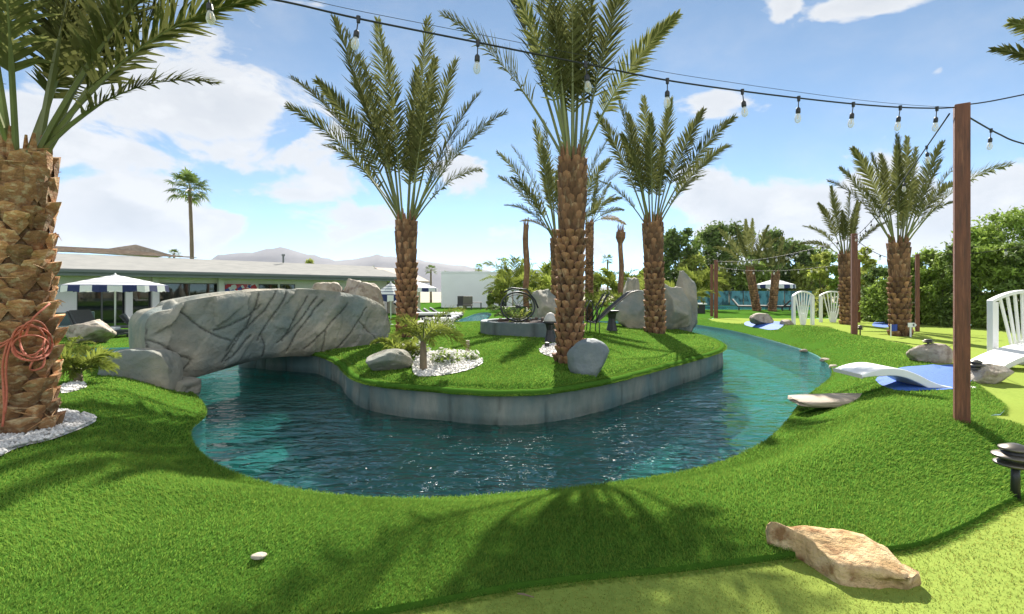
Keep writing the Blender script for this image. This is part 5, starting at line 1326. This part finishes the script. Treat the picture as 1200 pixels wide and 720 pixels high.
o = b.build('deck', pmat('grey_deck', (.12,.12,.12), (.18,.18,.17), scale=4, rough=.7), loc=(-4, 30, -.6)); o['kind'] = 'structure'
lounger('white-backed lounger by the far pool left of the pair of palms', (P(869,360,44).x, 44, -.38), -.5, .9, m_black, m_cush)
lounger('grey lounger by the far pool between the pair of palms', (P(897,360,44).x, 44, -.38), 2.2, 1.0, m_black, m_cush)
for i, px in enumerate((914, 922, 930)):
    lounger('dark lounger right of the pair of palms by the far pool', (P(px,361,43+i*.7).x, 43+i*.7, -.4), 2.6, .8, m_black, m_wick, 'dark loungers by the far pool')
box_table('dark low table between two chairs before the white building', (P(555,356,50).x, 50, -.53), .8, .5, .7)
for i, (px, lab) in enumerate(((548,'left garden armchair before the white building'),(541,'garden armchair at the corner of the white building'))):
    p = Vector((P(px,355,49+i*2).x, 49+i*2, -.53)); root = thing('garden_chair', lab, 'armchair', p)
    for nm, cc, hx in (('seat',(0,0,.4),(.45,.4,.08)),('backrest',(0,.35,.85),(.45,.07,.45))):
        b = MB(); b.obox(p+Vector(cc), (hx[0],0,0), (0,hx[1],0), (0,0,hx[2])); b.build(nm, m_wick if i else m_bronze, root, bevel=.03)
    for sx_ in (-.36,.36):
        for sy_ in (-.3,.3):
            b = MB(); b.obox(p+Vector((sx_, sy_, .16)), (.03,0,0), (0,.03,0), (0,0,.16)); b.build('leg', m_black, root)
b = MB(); x0, x1 = P(815,355,38).x, P(828,355,38).x; root = thing('bar_counter', 'white-topped dark counter beside the island rocks at the far end', 'counter', (x0+.4, 38, -.4))
b.box(x0+.1, x1-.1, 38, 38.6, -.42, .25); b.build('base', m_black, root); b = MB(); b.box(x0, x1, 37.9, 38.7, .25, .34); b.build('countertop', m_white, root)

# ------------------------------------------------------------------ white building at the head of the channel
m_wbld = pmat('white_render', (.74,.76,.77), (.70,.72,.73), scale=.6, rough=.9, bump=.003, bscale=30)
YB = 56.0; xa, xm, xb = P(517,0,YB).x, P(600,0,YB).x, P(664,0,YB).x; zb_ = -.55; zt_ = EYE+22/600*YB
root = thing('white_building', 'flat-roofed white rendered building at the head of the channel', 'building', ((xa+xm)/2, YB, zb_))
def wall_open(b, x0, x1, y0, y1, z0, z1, holes):
    cur = x0
    for a, c, s_, h_ in holes:
        b.box(cur, a, y0, y1, z0, z1); 
        if s_ > z0: b.box(a, c, y0+.002, y1, z0, s_)
        b.box(a, c, y0+.002, y1, h_, z1); cur = c
    b.box(cur, x1, y0, y1, z0, z1)
hl = [(P(572,0,YB).x, P(579,0,YB).x, -.3, EYE+5/600*YB), (P(584,0,YB).x, P(594,0,YB).x, -.55, EYE+6/600*YB)]
b = MB(); wall_open(b, xa, xm, YB, YB+.3, zb_, zt_, hl); b.box(xa, xa+.3, YB+.3, YB+9, zb_, zt_); b.box(xm-.3, xm, YB+.3, YB+9, zb_, zt_); b.box(xa-.05, xm+.05, YB-.05, YB+9, zt_+.002, zt_+.16); b.build('wall', m_wbld, root)
for (a, c, s_, h_), nm in zip(hl, ('window','glass_door')):
    b = MB(); b.box(a+.01, a+.12, YB+.08, YB+.2, s_, h_); b.box(c-.12, c-.01, YB+.08, YB+.2, s_, h_); b.box(a+.12, c-.12, YB+.08, YB+.2, h_-.12, h_-.002); f_ = b.build(nm, m_alu, root); ORG[f_] = ORG[root]
    b = MB(); b.box(a+.1, c-.1, YB+.12, YB+.15, s_, h_-.1); b.build('pane', m_glass, f_)
root = thing('white_building', 'right wing of white building behind the palm stump and central palm', 'building', ((xm+xb)/2, YB+3, zb_))
b = MB(); b.box(xm+.02, xb+2, YB+3, YB+12, zb_, zt_+.35); b.box(xm-.03, xb+2.05, YB+2.95, YB+12, zt_+.352, zt_+.5); b.build('wall', m_wbld, root)
b = MB(); b.box(P(630,0,YB+3).x, P(640,0,YB+3).x, YB+2.96, YB+2.999, -.3, 1.5); b.build('window', m_glass, root)
# fence with printed teal screen
m_screen = pmat('teal_screen', (.05,.20,.24), (.10,.30,.33), scale=1.1, rough=.8, c3=(.02,.08,.09), scale3=1.6, thr3=(.48,.6), stretch=(1,1,.6))
YF = 62.0; fa, fb = P(806,0,YF).x, P(952,0,YF).x; root = thing('screen_fence', 'long teal printed screen fence behind the far pool', 'fence', ((fa+fb)/2, YF, -.5))
nP = 9
for i in range(nP):
    x0, x1 = fa+(fb-fa)*i/nP, fa+(fb-fa)*(i+1)/nP; b = MB(); n = 12
    vs = [(x0+.06+(x1-x0-.12)*k/n, YF+.03*math.sin(k*1.1+i), z) for z in (-.5, 1.28) for k in range(n+1)]; b.add(vs, [(k, k+1, n+2+k, n+1+k) for k in range(n)]); b.build('panel', m_screen, root, smooth=True)
    b = MB(); b.tube([(x0, YF, -.6), (x0, YF, 1.38)], .05, 8); b.build('fence_post', m_black, root)

# ------------------------------------------------------------------ trees, hedges
G1 = 'trees beyond the teal screen fence'
specs = [(798,268,28,66,'d','rounded dark tree just right of the right island palm crown'),(775,282,18,70,'d','dark tree half behind the right island palm crown'),(850,262,34,69,'d','tall dark tree left of the leaning pair of palms'),
         (826,270,20,75,'m','narrow green tree between two dark rounded trees'),(905,270,30,72,'d','broad dark tree behind the pair of palms'),(930,284,28,68,'d','dark tree spreading right of the pair of palms'),
         (955,292,24,70,'m','mid green tree left of the shorter date palm'),(815,300,20,64,'y','yellow-green tree low behind the dark rock block'),(838,312,16,65,'y','yellow-green bush above the left end of the teal fence'),(945,312,20,64,'y','yellow-green tree above the right end of the teal fence'),
         (880,308,24,66,'m','mid green tree filling between the leaning pair of palms'),(753,318,14,62,'m','low green tree behind the island rocks'),(700,322,12,64,'y','yellow-green tree behind the metal recliner'),(742,325,10,60,'y','little yellow-green tree just left of the right island palm trunk')]
mm = {'d': m_leafd, 'm': m_leafm, 'y': m_leafy}
for i, (px, pyt, wpx, Y, k, lab) in enumerate(specs):
    x = P(px,0,Y).x; zt2 = EYE+(342-pyt)/600*Y; tree('tree', lab, 'tree', (x, Y, -.55), zt2+.55, wpx/600*Y, 100+i, mm[k], n=9000 if wpx > 22 else 5500, leaf=.27, nclump=20 if wpx > 22 else 14, crown_from=.22, trunk_r=.22, group=G1)
specs = [(965,296,16,30,'y','yellow-green feathery shrub behind the left railing'),(1012,290,18,27,'y','yellow-green shrub behind the reddish railing post'),(985,312,14,29,'m','green shrub between the two fan railings')]
for i, (px, pyt, wpx, Y, k, lab) in enumerate(specs):
    x = P(px,0,Y).x; g = h1(x, Y); zt2 = EYE+(342-pyt)/600*Y; tree('shrub', lab, 'shrub', (x, Y, g), zt2-g, wpx/600*Y, 130+i, mm[k], n=4200, leaf=.12, nclump=16, crown_from=.05, trunk_r=.06, group='shrubs bordering the golf course')
HG = 'clipped-tall hedge shrubs along the right side'
hs = [(1008,318,24,'l'),(1028,312,22,'d'),(1040,325,20,'m'),(1072,300,20,'m'),(1092,292,20,'m'),(1105,296,19,'m'),(1128,285,18,'d'),(1150,290,17.5,'m'),(1172,285,17,'m'),(1200,283,16.5,'d'),(1235,290,16,'m')]
hl_ = ['hedge shrub between reddish post and thin post, low and pale','dark hedge shrub left of the flag palm trunk','green hedge shrub right behind the flag palm trunk','green hedge shrub behind the thin post','dark tall hedge shrub left of the big post','green hedge shrub touching the left edge of the big post','dark hedge shrub showing right of the big post','green hedge shrub above the fan railing left end','green hedge shrub under the bright tree','dark hedge shrub at the right edge','hedge shrub beyond the right edge']
for i, ((px, pyt, Y, k), lab) in enumerate(zip(hs, hl_)):
    x = P(px,0,Y).x; g = h1(x, Y); zt2 = EYE+(342-pyt)/600*Y
    tree('hedge_shrub', lab, 'hedge shrub', (x, Y, g), zt2-g, .85, 150+i, {'d': m_leafd, 'm': m_leafm, 'l': m_leafy}[k], n=8000, leaf=.07, nclump=22, crown_from=.04, trunk_r=.05, group=HG, squash=.8)
x = P(1180,0,21).x; tree('tree', 'bright green airy tree at the right edge above the hedge', 'tree', (x, 21, -.1), EYE+(342-246)/600*21+.1, 1.7, 180, m_leafm, n=9000, leaf=.085, nclump=26, crown_from=.3, trunk_r=.1)
x = P(1140,0,26).x; tree('tree', 'darker round tree between big post and bright tree', 'tree', (x, 26, -.2), EYE+(342-276)/600*26+.2, 1.3, 181, m_leafd, n=5000, leaf=.12, nclump=16, crown_from=.3, trunk_r=.1)
for i, (px, pyt, wpx, Y, k, lab) in enumerate([(437,313,9,70,'d','dark green tree top over the tan wing roof'),(455,318,9,72,'m','bright green tree top left of the mid palm trunk'),(366,304,11,75,'y','yellow-green bush top over the flat roof'),
        (588,316,10,52,'y','yellow-green shrub by the white building door'),(648,312,11,45,'y','leafy shrub behind the stump-shaped rock'),(575,345,4,52,'m','small bush at the white building window')]):
    x = P(px,0,Y).x; zt2 = EYE+(342-pyt)/600*Y; tree('tree', lab, 'tree', (x, Y, -.5), zt2+.5, wpx/600*Y, 190+i, mm[k], n=3600, leaf=.17, nclump=16, crown_from=.2, trunk_r=.1)
p = Vector((P(607,0,21).x, 21, h1(P(607,0,21).x, 21))); arch_plant('broadleaf_plant', 'dark broad-leaved plant behind the spoked metal wheel', 'plant', p, 14, 1.5, 77, m_leafd, stem=.3, up=1.1, lw=.05, wl=.16, nl=16)
p = Vector((P(640,0,22).x, 22, h1(P(640,0,22).x, 22))); arch_plant('broadleaf_plant', 'bright fan-leaved plant right of the palm stump', 'plant', p, 16, 1.3, 78, m_frondy, stem=.9, up=.9, lw=.02)
for i, (px, Y, lab) in enumerate(((738,19,'yellow-green palm above the broad grey slab'),(802,20,'yellow-green palm above the dark rock block'),(700,23,'yellow-green palm left of the recliner bars'))):
    p = Vector((P(px,0,Y).x, Y, max(-.3, h1(P(px,0,Y).x, Y) if i < 2 else -.3))); arch_plant('palm_shrub', lab, 'shrub', p, 16, 1.3, 80+i, m_frondy, stem=.7, up=.9, lw=.02)

for px, Y, ln_, st_, sd_, lab in ((601,46,3.2,1.6,91,'tall yellow-green feathery palm clump left of the palm stump'),(634,44,3.0,1.4,92,'tall yellow-green feathery palm clump right of the palm stump'),(722,40,2.2,1.2,93,'feathery green palm clump behind the bare frayed trunk'),(655,38,2.0,1.0,94,'feathery palm clump between the central trunks'),(752,36,1.9,1.1,95,'feathery lime palm clump behind the right island palm'),(822,44,2.4,1.6,96,'feathery lime palm clump by the left end of the teal fence')):
    p = Vector((P(px,0,Y).x, Y, -.4)); arch_plant('palm_clump', lab, 'palm plant', p, 26, ln_, sd_, m_frondy, group='feathery palm clumps behind the island', stem=st_, up=1.25, lw=.05, wl=.2, nl=22)
# ------------------------------------------------------------------ mountains
b = MB(); nx = 160; rows3 = []
for j, (Yd, hs_) in enumerate(((2600, 0), (2800, .35), (3000, .75), (3250, 1.0), (3700, .8), (4300, 0))):
    for i in range(nx+1):
        px = -200+1300*i/nx; f = .0
        f = 36*math.exp(-((px-335)/62)**2)+33*math.exp(-((px-455)/75)**2)+26*math.exp(-((px-255)/60)**2)+16*math.exp(-((px-560)/60)**2)+9*math.exp(-((px-50)/180)**2)+7
        f += 5*fbm((px*.02, j*.6, 3), 1, 5)+2*fbm((px*.08, j, 1), 1, 3)
        rows3.append((( px-600)/600*Yd, Yd, -2+max(0, f)*hs_/600*3200+(EYE+2)*hs_))
b.add(rows3, [(j*(nx+1)+i, j*(nx+1)+i+1, (j+1)*(nx+1)+i+1, (j+1)*(nx+1)+i) for j in range(5) for i in range(nx)])
o = b.build('mountains', pmat('mountain_rock', (.11,.11,.125), (.16,.155,.16), scale=.004, rough=1), smooth=True); o['kind'] = 'structure'
EXCL.append(np.array(BIGROCK)); EXCL.append(np.array([(4.14+.5*math.cos(a)*1.05, 6.45+.2*math.sin(a)) for a in np.linspace(0, 6.28, 14, endpoint=False)]))
ga_edge = edge_rows(GREENA, 900, -.03, .03, -.035, -.012, -.75, 8)      # ragged seam towards the putting green
keep_ = ~inside(np.array(BIGROCK), ga_edge[0], ga_edge[1]); ga_edge = tuple(q[keep_] for q in ga_edge)
gb_edge = edge_rows(GREENB, 500, -.02, .04, -.02, -.02, -.8, 9); gb_edge = (gb_edge[0], gb_edge[1], H(gb_edge[0], gb_edge[1]), gb_edge[3], gb_edge[4])
is_edge = edge_rows(ISLE, 5000, -.06, .115, .012, -.03, 1.2)
po_edge = edge_rows(POND, 500, -.01, .03, -.375, -.36, -.5, 14)
blades('grass', NB1, 1.85, 30, .025, .0018, m_blade, is_turf, extra=(ga_edge, gb_edge, is_edge, po_edge))
blades('putting_grass', NB2, 1.85, 6.5, .014, .0020, m_gblade, is_green, colr=(.8,1.15))
if HAZE:
    b = MB(); b.box(-6000, 6000, -60, 6000, -3, 420); m = bpy.data.materials.new('haze'); t = nt(m); out = N(t, 'ShaderNodeOutputMaterial')
    v = N(t, 'ShaderNodeVolumePrincipled', inp={'Color': (.80,.87,1,1), 'Density': HAZE, 'Anisotropy': .0}); L(t, v.outputs[0], out.inputs['Volume'])
    o = b.build('haze', m); o['kind'] = 'stuff'; cy.volume_bounces = 0
